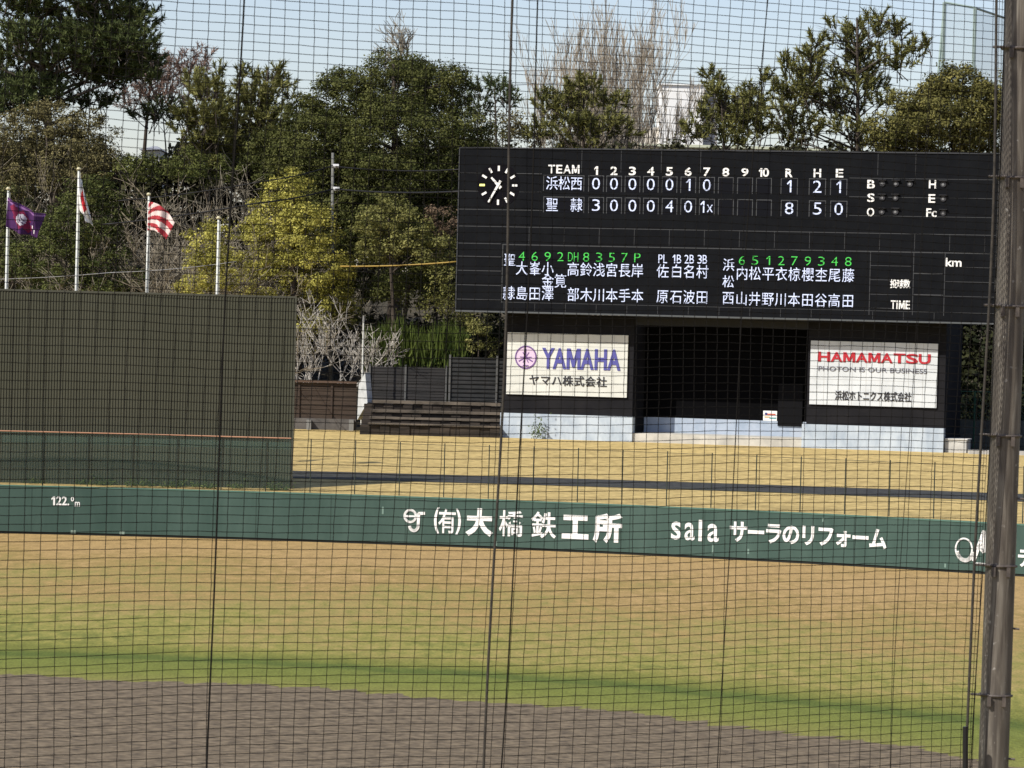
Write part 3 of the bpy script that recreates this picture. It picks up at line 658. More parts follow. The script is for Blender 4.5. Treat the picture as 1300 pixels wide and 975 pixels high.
# ------------------------------------------------------------------ flag poles and flags
polem = mat('white enamel pole', (.55, .56, .51), .5)
def flagpole(x_top, y_top, x_base, y_base, label):
    a = hitY(x_top, y_top, 152); g = Vector((hitY(x_base, y_base, 152).x, 152, terr(a.x, 152)-.05)); g.x = a.x
    t = thing('flag_pole', label, 'flag pole', tuple(g), 'white flag poles behind the olive screen')
    b = MB(); b.tube([g, a], [.062, .046], 10); part(b, 'pole', polem, t, True)
    b = MB(); b.tube([a+Vector((0, 0, .0)), a+Vector((0, 0, .05)), a+Vector((0, 0, .12))], [.09, .11, .05], 10); part(b, 'finial', mat('pole finial', (.6, .55, .35), .4, metal=.3), t)
    b = MB(); b.tube([g+Vector((.10, -.08, .8)), a+Vector((.09, -.06, -.1))], .008, 4); part(b, 'halyard', polem, t)
    return a, t
fp1 = flagpole(10.5, 241, 5, 368, 'white pole flying the purple flag at the left edge')[0]
fp2 = flagpole(100, 216, 96, 371, 'tallest white pole carrying the limp white flag')[0]
fp3 = flagpole(189, 248, 185, 373, 'white pole carrying the red rayed flag')[0]
fp4 = flagpole(277.5, 278, 275, 375, 'bare white pole without any flag')[0]
def flag(label, corners, colf, mats, sag, waves, nu=48, nv=30, Y=151.75):
    ht, hb, ft, fb = corners; H = [hitY(*c, Y) for c in (ht, hb, ft, fb)]
    b = MB(); V = []; 
    for j in range(nv+1):
        v = j/nv
        for i in range(nu+1):
            u = i/nu; p = (H[1]*(1-v)+H[0]*v)*(1-u)+(H[3]*(1-v)+H[2]*v)*u
            p = p+Vector((0, 0, -sag*math.sin(math.pi*u)*(.6+.4*v)))
            wv = 0
            for fq, am, ph, sk in waves: wv += am*math.sin(2*math.pi*(fq*u+sk*v)+ph)*min(1, u*3)
            p = p+Vector((.12*wv, wv, .15*wv)); V.append(p)
    Fc = []; mi = []
    for j in range(nv):
        for i in range(nu):
            a = j*(nu+1)+i; Fc.append((a, a+1, a+nu+2, a+nu+1)); mi.append(colf((i+.5)/nu, (j+.5)/nv))
    b.add(V, Fc); b.mi = mi
    o = b.build('flag', mats, None, True)
    m = o.modifiers.new('solid', 'SOLIDIFY'); m.thickness = .006
    o['label'] = label; o['category'] = 'flag'; o['group'] = 'flags on the white poles'
    return o
def clothm(n, c):
    m = mat(n, c, .8); return m
def f1(u, v):
    x, y = (u-.42)*1.5, v-.5; d = math.hypot(x, y)
    if d < .19:
        if abs(x+.06) < .022 and y < .13 and y > -.12: return 3
        if abs(y-.04+(x)*.5) < .022 and x > -.06: return 3
        if abs(y+.07+(x)*.4) < .02 and x > -.06: return 3
        return 2
    if abs(x*.8+y) < .16 and .19 < d < .55: return 1
    if abs(x)+abs(y) < .34: return 1
    if (.72 < u < .8 and .3 < v < .42) or (.84 < u < .88 and .12 < v < .3): return 2
    if abs(y-.40) < .03: return 4
    return 0
flag('purple flag with a white round emblem at the left edge', ((9.8, 250), (7.5, 288), (57, 272), (48, 302)), f1,
     [clothm('purple cloth', (.06, .016, .085)), clothm('crimson cloth', (.20, .016, .055)), clothm('flag white', (.7, .66, .68)), clothm('mark grey', (.12, .08, .14)), clothm('light purple cloth', (.24, .11, .28))], .10, ((1.6, .22, .4, .5), (3.1, .07, 1, .2)))
flag('limp white flag with a red disc on the tallest pole', ((99.6, 219), (98.5, 264), (109, 250), (117.5, 288)), lambda u, v: 1 if math.hypot((u-.5)*1.5, v-.52) < .3 else 0,
     [clothm('white cloth', (.76, .75, .71)), clothm('red cloth', (.5, .02, .03))], .05, ((1.2, .18, 0, .8), (2.5, .1, 1, .4)))
def f3(u, v):
    x, y = (u+.45)*1.5, v-.30
    return 1 if int((math.degrees(math.atan2(y, x))+360+2)//7.5) % 2 else 0
flag('red and white rayed flag on the third pole', ((188.6, 256), (187, 293), (222, 283), (211, 304)), f3,
     [clothm('pale pink cloth', (.78, .62, .56)), clothm('scarlet cloth', (.42, .04, .05))], -.25, ((1.1, .07, .6, .3), (2.6, .03, 1, .2)))

# ------------------------------------------------------------------ utility pole, wires, distant buildings
q0 = hitY(425, 340, 190); upT = thing('utility_pole', 'grey concrete utility pole among the trees left of the board', 'utility pole', (q0.x, 190, terr(q0.x, 190)))
b = MB(); b.tube([Vector((q0.x, 190, terr(q0.x, 190)-.1)), hitY(422.5, 194, 190)], [.12, .075], 10); part(b, 'pole', mat('pole concrete', (.11, .11, .10), .85, (.17, .17, .155), 3), upT, True)
for px, py in ((426, 211), (426.5, 240)):
    c = hitY(px, py, 189.8); b = MB(); b.tube([c+Vector((-.15, 0, 0)), c+Vector((.18, 0, 0))], .12, 8); part(b, 'insulator', mat('insulator', (.55, .55, .53), .4), upT)
wirem = mat('black cable', (.012, .012, .013), .6)
def cable(name, label, pts, r, m=wirem, sagp=0.0):
    b = MB(); P = []
    for (a, c) in zip(pts[:-1], pts[1:]):
        for i in range(13):
            u = i/12; P.append(a.lerp(c, u)+Vector((0, 0, -4*sagp*u*(1-u))))
    b.tube(P, r, 6); o = b.build(name, m, None, True); o['label'] = label; o['category'] = 'cable'; o['group'] = 'overhead cables'; return o
wl = hitY(582, 216, 182)
cable('cable', 'upper black overhead cable from the utility pole to the scoreboard', [hitY(425, 211, 189.8), hitY(583, 215, 178.7)], .03, sagp=.15)
cable('cable', 'lower black overhead cable from the utility pole to the scoreboard', [hitY(425, 240, 189.8), hitY(583, 243, 178.7)], .05, sagp=.12)
cable('cable', 'upper black cable running left from the utility pole over grey brush', [hitY(150, 255, 180), hitY(335, 230, 180.5), hitY(423, 210, 189.8)], .035, sagp=.1)
cable('cable', 'lower black cable running left from the utility pole over the yellow tree', [hitY(130, 285, 180), hitY(325, 258, 180.5), hitY(423, 240, 189.8)], .045, sagp=.1)
cable('cable', 'thin pale wire low behind the flag poles', [hitY(-60, 355, 180), hitY(140, 346, 180), hitY(300, 332, 180)], .018, mat('pale wire', (.25, .25, .25), .5), .1)
cable('guard_cable', 'yellow sleeved cable strung across the dark trees', [hitY(432, 338, 185.6), hitY(581, 332, 184.2)], .04, mat('yellow sleeve', (.34, .23, .05), .6), .08)
cable('cable', 'thin grey power line against the sky right of the tall rope', [hitY(560, 84, 250), hitY(650, 90, 250), hitY(1030, 86, 250)], .03, mat('grey line', (.1, .12, .13), .6))
cable('cable', 'second power line just above the white building', [hitY(600, 110, 255), hitY(830, 101, 255), hitY(1000, 108, 255)], .03, mat('grey line two', (.14, .16, .18), .6))
bw = mat('white render', (.76, .76, .73), .8, (.82, .82, .78), .3); bc = mat('cream render', (.58, .54, .46), .8, (.64, .60, .52), .3)
Yb = 330
wbT = thing('white_building', 'plain white building block behind the pines and bare tree', 'building', (hitY(868, 190, Yb).x, Yb, 0))
b = MB(); b.box(hitY(838, 150, Yb).x, hitY(893, 150, Yb).x, Yb, Yb+9, 0, hitY(868, 108.5, Yb).z); part(b, 'tower_block', bw, wbT)
b = MB(); b.box(hitY(893, 150, Yb).x+.01, hitY(912, 150, Yb).x, Yb+1, Yb+9, 0, hitY(900, 113, Yb).z); part(b, 'stair_block', mat('grey render', (.42, .40, .38), .8), wbT)
b = MB()
for k in range(9): z = hitY(900, 118+k*7, Yb).z; b.box(hitY(894, 150, Yb).x, hitY(911, 150, Yb).x, Yb+.9, Yb+.99, z-.16, z)
part(b, 'louvres', mat('louvre grey', (.25, .24, .23), .7), wbT)
b = MB(); b.box(hitY(785, 150, Yb).x, hitY(838, 150, Yb).x-.01, Yb+2, Yb+9, 0, hitY(820, 160, Yb).z); part(b, 'low_wing', bc, wbT)
b = MB(); b.box(hitY(836, 150, Yb).x, hitY(895, 150, Yb).x, Yb-.2, Yb+9.2, hitY(868, 108.5, Yb).z+.01, hitY(868, 106.8, Yb).z); part(b, 'parapet', bw, wbT)
Ye = 262
phT = thing('low_hall', 'low pale hall with a cream roof edge just above the scoreboard', 'building', (hitY(870, 200, Ye).x, Ye, 5))
b = MB(); b.box(hitY(740, 190, Ye).x, hitY(1050, 190, Ye).x, Ye, Ye+14, 4, hitY(880, 187.5, Ye).z); part(b, 'wall', bc, phT)
b = MB(); b.box(hitY(738, 190, Ye).x, hitY(1052, 190, Ye).x, Ye-.4, Ye+14.4, hitY(880, 187.5, Ye).z+.01, hitY(880, 184, Ye).z); part(b, 'roof_edge', mat('cream roof edge', (.5, .52, .38), .7), phT)
hsT = thing('distant_house', 'far pale roofed house glimpsed through the gap in the left trees', 'house', (hitY(205, 200, 300).x, 300, 0))
b = MB(); b.box(hitY(180, 190, 300).x, hitY(203, 190, 300).x, 300, 309, 0, hitY(195, 191, 300).z); part(b, 'wall', mat('house render', (.4, .4, .39), .8), hsT)
b = MB(); xa, xb = hitY(177, 190, 300).x, hitY(206, 190, 300).x; za, zc = hitY(195, 190.5, 300).z, hitY(195, 183, 300).z
b.hexa([(xa, 299.5, za), (xb, 299.5, za), (xb, 309.5, za), (xa, 309.5, za), (xa+.8, 303.5, zc), (xb-.8, 303.5, zc), (xb-.8, 305.5, zc), (xa+.8, 305.5, zc)]); part(b, 'roof', mat('grey roof', (.30, .31, .33), .7), hsT)
# practice range netting far right
Yn = 300; ngT = thing('driving_range_net', 'tall pale green range net on poles above the right trees', 'net', (hitY(1240, 100, Yn).x, Yn, 0))
b = MB(); c = [hitY(1184, 175, Yn), hitY(1199, 3, Yn), hitY(1238, 10, Yn), hitY(1285, 26, Yn+14), hitY(1330, 30, Yn+30)]; 
V = []
for p in (Vector((c[0].x, c[0].y, 5)),)+tuple(c[1:]): V += [Vector((p.x, p.y, 3)), p]
V[0] = Vector((c[0].x, Yn, 3)); V[1] = c[0]
b.add(V, [(0, 2, 3, 1), (2, 4, 5, 3), (4, 6, 7, 5), (6, 8, 9, 7)]); part(b, 'net_sheet', netmat('range net', (.40, .47, .46), .32), ngT)
for p in c[1:]: b = MB(); b.tube([Vector((p.x, p.y, 0)), p], .16, 8); part(b, 'net_pole', mat('range pole', (.26, .33, .30), .6), ngT)
b = MB()
for a, d in zip(c[:-1], c[1:]): b.tube([a, d], .10, 6)
for f in (.35, .65): b.tube([Vector((p.x, p.y, 12+(p.z-12)*f)) for p in c[1:]], .05, 5)
part(b, 'edge_cable', mat('range cable', (.28, .36, .32), .6), ngT)

# ------------------------------------------------------------------ trees
def leaf_mesh(name, cen, nrm_bias, size, mats, parent, tint, aspect=.55, curl=.25):
    """cen: Nx3 leaf positions, nrm_bias: Nx3 preferred normals, size: N, tint: N"""
    n = len(cen); nr = nrm_bias+RNG.normal(0, .55, (n, 3)); nr /= np.linalg.norm(nr, axis=1)[:, None]+1e-9
    t = RNG.normal(0, 1, (n, 3)); t -= nr*np.sum(t*nr, 1)[:, None]; t /= np.linalg.norm(t, axis=1)[:, None]+1e-9
    s = np.cross(nr, t); sz = size[:, None]
    V = np.empty((n, 4, 3)); V[:, 0] = cen-t*sz*.5; V[:, 1] = cen+s*sz*aspect*.5+nr*sz*curl*.3; V[:, 2] = cen+t*sz*.5; V[:, 3] = cen-s*sz*aspect*.5+nr*sz*curl*.3
    return raw_mesh(name, V.reshape(-1, 3), np.arange(4*n).reshape(-1, 4), mats, parent, tint)
def raw_mesh(name, V, Fq, m, parent, tint=None):
    me = bpy.data.meshes.new(name); k = Fq.shape[1]; n = len(Fq)
    me.vertices.add(len(V)); me.vertices.foreach_set('co', V.astype(np.float32).ravel())
    me.loops.add(n*k); me.loops.foreach_set('vertex_index', Fq.astype(np.int32).ravel())
    me.polygons.add(n); me.polygons.foreach_set('loop_start', np.arange(0, n*k, k, dtype=np.int32)); me.polygons.foreach_set('loop_total', np.full(n, k, dtype=np.int32))
    if tint is not None:
        a = me.attributes.new('tint', 'FLOAT', 'FACE'); a.data.foreach_set('value', np.clip(tint, 0, 1).astype(np.float32))
    me.materials.append(m); me.update(calc_edges=True); me.validate()
    o = bpy.data.objects.new(name, me); COL.objects.link(o)
    if parent is not None:
        o.parent = parent; o.matrix_parent_inverse = Matrix.Translation(parent.location).inverted()
    return o
def sphere_dirs(n): d = RNG.normal(0, 1, (n, 3)); return d/np.linalg.norm(d, axis=1)[:, None]
def lobes_world(lobes, Y, dj=1.0):
    out = []
    for L in lobes:
        px, py, rx, ry = L[:4]; dy = L[4] if len(L) > 4 else random.uniform(-1.2, 1.2)*dj
        c = hitY(px, py, Y+dy); k = (Y+dy)/F_PX; out.append((np.array(c), np.array([rx*k, min(rx, ry*1.4)*k*.9, ry*k])))
    return out
def clumps(LW, per_m2, rin=.45, top_bias=.0):
    cs = []; ds = []
    for c, r in LW:
        area = 4*math.pi*((r[0]*r[1])**1.6+(r[0]*r[2])**1.6+(r[1]*r[2])**1.6)**(1/1.6)/3**(1/1.6)
        n = max(4, int(area*per_m2)); d = sphere_dirs(n); d[:, 2] = d[:, 2]+top_bias; d /= np.linalg.norm(d, axis=1)[:, None]
        rad = rin+(1.04-rin)*RNG.random(n)**.5; rad += RNG.normal(0, .07, n)
        cs.append(c+d*r*rad[:, None]); ds.append(d)
    return np.concatenate(cs), np.concatenate(ds)
BARK = mat('bark', (.035, .027, .02), .9, (.075, .06, .046), 4, 6, stretch=(1, 1, .3), bump=.3)
BARKP = mat('pale bark', (.27, .25, .21), .9, (.50, .47, .42), 5, 6)
BARKG = mat('grey bark', (.17, .148, .108), .9, (.28, .25, .19), 5, 6)
def trunk_mb(base, LW, r0, nl=None, low=.35):
    mb = MB(); base = Vector(base); cs = [Vector(c) for c, r in LW]; top = max(cs, key=lambda c: c.z); ctr = sum(cs, Vector())/len(cs)
    spine = Vector((ctr.x*.5+top.x*.5, base.y, top.z)); H = spine.z-base.z
    pts = []; 
    for i in range(9):
        u = i/8; p = base.lerp(spine, u)+Vector((math.sin(u*5+base.x)*.25*u, math.cos(u*4+base.x)*.2*u, 0)); pts.append(p)
    mb.tube(pts, [r0*(1-.85*i/8) for i in range(9)], 8)
    for c in (cs if nl is None else cs[:nl]):
        zz = max(base.z+H*low, min(c.z-.6-.25*abs(c.x-spine.x), spine.z-.3)); u = min(max((zz-base.z)/H, 0), .95); i = int(u*8); a = pts[i].lerp(pts[min(i+1, 8)], u*8-i)
        mid = a.lerp(c, .5)+Vector((random.uniform(-.3, .3), random.uniform(-.3, .3), random.uniform(-.1, .45)))
        r = r0*(1-.85*u)*.6; mb.tube([a, a.lerp(mid, .5), mid, c], [r, r*.75, r*.5, r*.2], 6)
        for _ in range(4):
            e = c+Vector((random.uniform(-1, 1), random.uniform(-.8, .8), random.uniform(-.3, .8)))*1.1; mb.tube([mid.lerp(c, random.random()), e], [r*.3, r*.08], 4)
    return mb
FINE = .68
def broad_tree(name, label, lobes, Y, base_px, m, r0=.3, per=2.6, leaves=34, lsz=.24, crad=.42, bark=BARK, group='trees behind the scoreboard', cat='tree', rin=.45, aspect=.55, trunk=True):
    LW = lobes_world(lobes, Y); bx = hitY(base_px, 400, Y).x; bz = terr(bx, Y)-.1
    t = thing(name, label, cat, (bx, Y, bz), group)
    cc, cd = clumps(LW, per, rin); n = len(cc); k = int(leaves*1.9); lsz = lsz*FINE
    ctint = np.repeat(RNG.normal(.42, .2, n), k); C = np.repeat(cc, k, 0); D = np.repeat(cd, k, 0); cr = np.repeat(crad*(.6+.8*RNG.random(n)), k)
    off = sphere_dirs(n*k)*(RNG.random(n*k)**.45)[:, None]*cr[:, None]*np.array([1.15, 1.15, .8]); P = C+off
    nb = off/(cr[:, None]+1e-6)*.8+D*.5+np.array([0, 0, .35])
    leaf_mesh('crown', P, nb, lsz*(.6+.8*RNG.random(n*k)), m, t, ctint+RNG.normal(0, .16, n*k), aspect)
    if trunk: part(trunk_mb((bx, Y, bz), LW, r0), 'trunk', bark, t, True)
    return t
def pine_tree(name, label, lobes, Y, base_px, m, r0=.22, per=3.2, tuft=26, nlen=.34, nw=.05, bark=BARK, group='trees behind the scoreboard', low=.3, upb=.9, rin=.15, pad=6.8):
    pads = []; h = pad
    for (px, py, rx, ry) in lobes:
        if ry < h*1.6: pads.append((px, py, rx, ry)); continue
        nl = max(2, int(round(ry*2/(h*1.75))))
        for j in range(nl):
            o = -ry+h*.8+(2*ry-1.6*h)*j/(nl-1); wd = rx*math.sqrt(max(.12, 1-(o/ry)**2)); side = random.uniform(-.28, .28)*rx
            pads.append((px+side, py+o+random.uniform(-2, 2), wd*random.uniform(.85, 1.1), h*random.uniform(.85, 1.2)))
    LW = lobes_world(pads, Y, 1.6); bx = hitY(base_px, 400, Y).x; bz = terr(bx, Y)-.1
    t = thing(name, label, 'tree', (bx, Y, bz), group)
    cc, cd = clumps(LW, per*1.2, rin, .25); n = len(cc); k = int(tuft*1.5); nw = nw*.8
    ax = cd*.7+np.array([0, 0, upb])+RNG.normal(0, .35, (n, 3)); ax /= np.linalg.norm(ax, axis=1)[:, None]
    C = np.repeat(cc, k, 0); A = np.repeat(ax, k, 0); N = n*k
    along = RNG.random(N)*.7-.25                                   # needles sit along a short shoot
    L = nlen*(.6+.7*RNG.random(N)); d = sphere_dirs(N)*.8+A*.85; d /= np.linalg.norm(d, axis=1)[:, None]
    b0 = C+A*along[:, None]; s = np.cross(d, RNG.normal(0, 1, (N, 3))); s /= np.linalg.norm(s, axis=1)[:, None]+1e-9
    V = np.empty((N, 3, 3)); V[:, 0] = b0-s*nw; V[:, 1] = b0+s*nw; V[:, 2] = b0+d*L[:, None]
    tint = np.repeat(RNG.normal(.42, .2, n), k)+RNG.normal(0, .15, N)
    raw_mesh('crown', V.reshape(-1, 3), np.arange(3*N).reshape(-1, 3), m, t, tint)
    mb = trunk_mb((bx, Y, bz), LW, r0, None, low)
    for i in range(0, n, 3):                                       # shoots joining clumps to limbs
        c = Vector(cc[i]); a = Vector(ax[i]); mb.tube([c-a*.9-Vector((0, 0, .1)), c+a*.3], [.035, .012], 3, False)
    part(mb, 'trunk', bark, t, True)
    return t
def twig_tree(name, label, base_px, Y, top_py, spread, m, r0=.12, levels=5, fan=.5, seed=1, zb=None, group='bare trees', nstem=1, cat='tree', up=.35, split=3, lean=0.0, py_base=None):
    rnd = random.Random(seed); bx = hitY(base_px, 400, Y).x; bz = terr(bx, Y)-.1 if zb is None else zb
    if py_base is not None: bz = hitY(base_px, py_base, Y).z
    top = hitY(base_px, top_py, Y).z; H = top-bz
    t = thing(name, label, cat, (bx, Y, bz), group); mb = MB()
    L0 = H*.42
    def grow(p, d, L, r, lv):
        n = 3; pts = [p]; 
        for i in range(n):
            d = (d+Vector((rnd.gauss(0, .12), rnd.gauss(0, .12), rnd.gauss(0, .08)+up*.12))).normalized(); pts.append(pts[-1]+d*(L/n))
        r_ = max(r, .014); mb.tube(pts, [r_, max(r*.88, .014), max(r*.76, .013), max(r*.62, .012)], 5 if lv < 2 else 3, False)
        if lv >= levels: return
        for _ in range(split if lv < levels-1 else split+1):
            q = pts[rnd.choice((1, 2, 3, 3))]; dd = (d+Vector((rnd.gauss(0, spread), rnd.gauss(0, spread*.8), rnd.gauss(up*.4, spread*.5)))).normalized()
            grow(q, dd, L*rnd.uniform(.5, .8), r*rnd.uniform(.45, .65), lv+1)
    for s in range(nstem):
        d = Vector((rnd.gauss(lean, fan), rnd.gauss(0, fan*.6), 1)).normalized(); grow(Vector((bx+rnd.gauss(0, .15*nstem**.5), Y+rnd.gauss(0, .15), bz)), d, L0, r0, 0)
    part(mb, 'branches', m, t, False)
    return t
DARKG = leafmat('dark evergreen leaf', (.035, .044, .012), (.15, .155, .05))
PINEG = leafmat('pine needle', (.07, .075, .02), (.31, .30, .105), .2)
PINED = leafmat('dark pine needle', (.034, .05, .018), (.15, .175, .065), .2)
YELG = leafmat('yellow green leaf', (.16, .155, .03), (.64, .59, .15), .3)
OLIVE = leafmat('olive leaf', (.075, .082, .022), (.33, .315, .11), .25)
BROWNG = leafmat('brown green leaf', (.065, .06, .026), (.24, .21, .095), .2)
RUST = leafmat('rusty needle', (.11, .072, .055), (.34, .23, .18), .2)
REDB = leafmat('reddish leaf', (.10, .07, .045), (.28, .20, .13), .25)
BAMB = leafmat('reed leaf', (.03, .05, .012), (.15, .19, .045), .3)

pine_tree('umbrella_pine', 'huge dark umbrella pine rising at the top left corner', [(40, 10, 75, 45), (112, 22, 75, 42), (168, 52, 42, 40), (20, 75, 50, 42), (95, 72, 62, 34), (-55, 30, 60, 50), (186, 88, 24, 22), (130, -35, 70, 40), (40, -45, 75, 40), (140, 82, 40, 24), (45, 118, 50, 22), (118, 129, 34, 10), (-20, 110, 40, 25), (10, 128, 40, 20)], 203, 86, PINED, .5, 3.6, 26, .34, .055, low=.35, pad=15)
pine_tree('withered_pine', 'withered reddish brown pine beside the umbrella pine', [(200, 100, 38, 22), (235, 88, 32, 20), (168, 122, 26, 16), (212, 124, 38, 16), (258, 78, 18, 12), (180, 84, 26, 18)], 213, 176, RUST, .28, 3.2, 16, .3, .034, low=.4, rin=.3)
pine_tree('slender_pine', 'dark green pine with a bent trunk beside the sky gap', [(190, 150, 34, 10), (228, 152, 24, 10), (205, 138, 26, 9)], 209, 216, PINED, .16, 2.6, 20, .3, .045, low=.4)
pine_tree('leaning_pine', 'mid green pine behind the bare flag pole, left of its twin', [(262, 135, 34, 26), (250, 108, 20, 16), (276, 104, 12, 18), (242, 165, 28, 20), (280, 165, 34, 28), (255, 195, 34, 20)], 200, 262, PINEG, .25, 3.0)
pine_tree('bushy_pine', 'bushy green pine with brown tips left of the big dome', [(330, 118, 36, 20), (353, 102, 10, 20), (308, 108, 14, 18), (365, 118, 14, 12), (330, 155, 50, 34), (300, 188, 45, 30), (352, 190, 40, 36), (285, 140, 26, 20)], 201, 330, PINEG, .28, 3.0)
broad_tree('evergreen_oak', 'great dark domed evergreen left of the scoreboard', [(500, 110, 62, 44), (440, 138, 52, 46), (556, 122, 48, 42), (592, 178, 42, 46), (400, 188, 52, 52), (500, 185, 90, 66), (378, 142, 26, 24), (350, 205, 36, 46), (556, 240, 52, 60), (470, 265, 84, 58), (604, 215, 28, 40), (520, 84, 24, 18), (430, 106, 22, 18), (575, 100, 20, 18), (540, 300, 50, 50), (415, 245, 50, 50)], 195, 500, DARKG, .55, 3.2, 40, .20, .46, rin=.3)
twig_tree('bare_tree', 'small bare tree poking above the dark evergreen dome', 500, 206, 22, .5, BARKG, .09, 4, .25, 3, group='bare trees', up=.25, py_base=112, nstem=4)
pine_tree('background_pine', 'small dark pine tip between the dome and the tall rope', [(632, 108, 22, 12), (644, 128, 14, 8), (612, 124, 20, 16), (650, 118, 8, 12)], 214, 622, PINED, .2, 2.6, 22, .3)
broad_tree('olive_shrub', 'olive grown bush just behind the left corner of the scoreboard', [(640, 160, 34, 20), (680, 175, 30, 18), (610, 185, 30, 20)], 222, 645, BROWNG, .15, 2.0, 22)
pine_tree('spreading_pine', 'spreading layered pine above the heading TEAM', [(742, 108, 26, 10), (700, 132, 30, 11), (772, 130, 34, 10), (730, 140, 34, 18), (690, 165, 28, 12), (740, 172, 52, 18), (790, 166, 24, 8), (765, 154, 30, 10), (722, 118, 18, 10)], 194, 738, PINEG, .24, 3.4, 26, .3)
twig_tree('bare_poplar', 'tall pale leafless tree fanning up behind the spreading pine', 768, 222, 74, .17, mat('poplar bark', (.25, .21, .155), .9, (.38, .33, .255), 5), .085, 5, .10, 5, nstem=19, up=.8, split=3)
pine_tree('dense_pine', 'dense dark pine right of the white building', [(906, 108, 18, 16), (915, 135, 35, 20), (880, 170, 22, 10), (942, 132, 24, 18), (930, 166, 50, 20), (966, 118, 18, 20), (890, 146, 16, 7), (958, 150, 30, 20)], 192, 925, PINEG, .24, 3.4, 26, .3)
pine_tree('tall_pine', 'tallest open pine with upswept limbs above the letters R H E', [(1002, 82, 16, 9), (1034, 58, 14, 12), (1028, 94, 38, 26), (1084, 56, 28, 22), (1098, 92, 44, 22), (1135, 76, 28, 12), (1158, 64, 14, 9), (1000, 125, 38, 18), (1060, 128, 50, 18), (1110, 118, 32, 14), (1008, 165, 50, 20), (1080, 172, 40, 14), (1114, 32, 18, 18), (1142, 38, 12, 12), (1056, 42, 8, 14), (1172, 58, 8, 7)], 190, 1078, PINEG, .3, 3.2, 26, .3)
broad_tree('camphor_tree', 'rounded olive green tree at the right above the ball count', [(1215, 108, 42, 26), (1252, 128, 26, 36), (1162, 138, 36, 26), (1190, 152, 60, 36), (1128, 168, 35, 24), (1240, 172, 36, 30), (1285, 130, 30, 40), (1190, 118, 22, 18), (1160, 175, 50, 22)], 186, 1195, leafmat('camphor leaf', (.05, .052, .014), (.27, .245, .08)), .35, 3.3, 38, .22, .4, rin=.3)
broad_tree('camphor_tree', 'tall bright yellow green tree in the middle left of the dome', [(365, 236, 30, 26), (358, 275, 46, 36), (338, 312, 42, 40), (392, 296, 38, 40), (402, 340, 46, 42), (350, 358, 52, 42), (412, 385, 42, 36), (432, 362, 22, 36), (385, 420, 34, 24)], 188.5, 382, YELG, .3, 2.3, 30, .2, .38, group='yellow green trees')
broad_tree('camphor_tree', 'low yellow green tree directly behind the bare flag pole', [(256, 312, 24, 26), (258, 345, 30, 34), (285, 340, 24, 30), (275, 298, 18, 20), (245, 365, 22, 16)], 184.5, 264, YELG, .2, 2.3, 28, .2, .36, group='yellow green trees')
broad_tree('round_tree', 'round olive green tree between the utility pole and the board', [(466, 285, 24, 26), (496, 268, 28, 24), (520, 295, 32, 32), (482, 312, 36, 22), (546, 322, 24, 24)], 187, 500, OLIVE, .2, 2.6, 30, .2, .36)
broad_tree('red_leaved_tree', 'small reddish brown tree against the board left edge', [(556, 268, 14, 18), (570, 284, 11, 16), (546, 292, 10, 10), (562, 300, 16, 12)], 190, 560, REDB, .12, 2.4, 22, .18, .3)
broad_tree('olive_shrub', 'grey olive bush touching the lower left edge of the board', [(570, 318, 20, 24), (566, 360, 22, 28), (585, 385, 20, 24), (555, 390, 20, 16)], 188, 570, OLIVE, .14, 2.2, 24, .2, .36)
broad_tree('shade_tree', 'dark low tree with a forked trunk below the yellow cable', [(470, 362, 46, 18), (520, 368, 46, 24), (555, 345, 26, 18), (440, 400, 22, 16)], 190, 477, DARKG, .32, 2.2, 28, .24, .42)
broad_tree('olive_shrub', 'pale olive bush above the louvred fence', [(606, 430, 18, 22), (598, 410, 14, 12), (622, 445, 12, 14)], 184.5, 606, OLIVE, .1, 2.4, 26, .18, .3)
broad_tree('holly_shrub', 'dark green bush rising behind the second flag pole', [(112, 248, 36, 26), (92, 288, 44, 36), (62, 328, 56, 36), (130, 328, 40, 40), (140, 270, 28, 26), (150, 360, 40, 22), (100, 362, 60, 20)], 188, 105, leafmat('holly leaf', (.034, .046, .014), (.16, .175, .055)), .25, 2.3, 28, .22, .42, group='bushes on the left slope', cat='bush')
broad_tree('holly_shrub', 'dark green bush behind the purple flag at left edge', [(20, 345, 34, 28), (25, 300, 36, 30), (-30, 330, 40, 40), (15, 260, 26, 22)], 190, 18, leafmat('holly leaf two', (.04, .048, .018), (.17, .17, .065)), .2, 2.1, 26, .22, .42, group='bushes on the left slope', cat='bush')
broad_tree('bushy_tree', 'brownish green bushy tree under the umbrella pine', [(60, 158, 50, 30), (110, 175, 36, 36), (16, 182, 36, 30), (80, 212, 50, 32), (20, 225, 40, 26), (130, 205, 24, 24)], 199, 70, BROWNG, .3, 3.2, 30, .2, .42, rin=.3)
broad_tree('hedge', 'flat-topped green hedge below the gap of sky', [(170, 214, 30, 18), (205, 212, 34, 18), (240, 208, 26, 20), (275, 214, 30, 22)], 198, 205, leafmat('hedge leaf', (0.0405, 0.054, 0.0162), (0.189, 0.2025, 0.0607)), .12, 2.6, 28, .2, .36, group='bushes on the left slope', cat='hedge')
broad_tree('brown_shrub', 'rusty brown bush left of the withered pine trunk', [(140, 205, 20, 16), (150, 218, 28, 12), (128, 190, 14, 14)], 201, 142, leafmat('brown shrub leaf', (.07, .045, .03), (.2, .14, .095)), .1, 2.0, 20, .18, .36, group='bushes on the left slope', cat='bush')
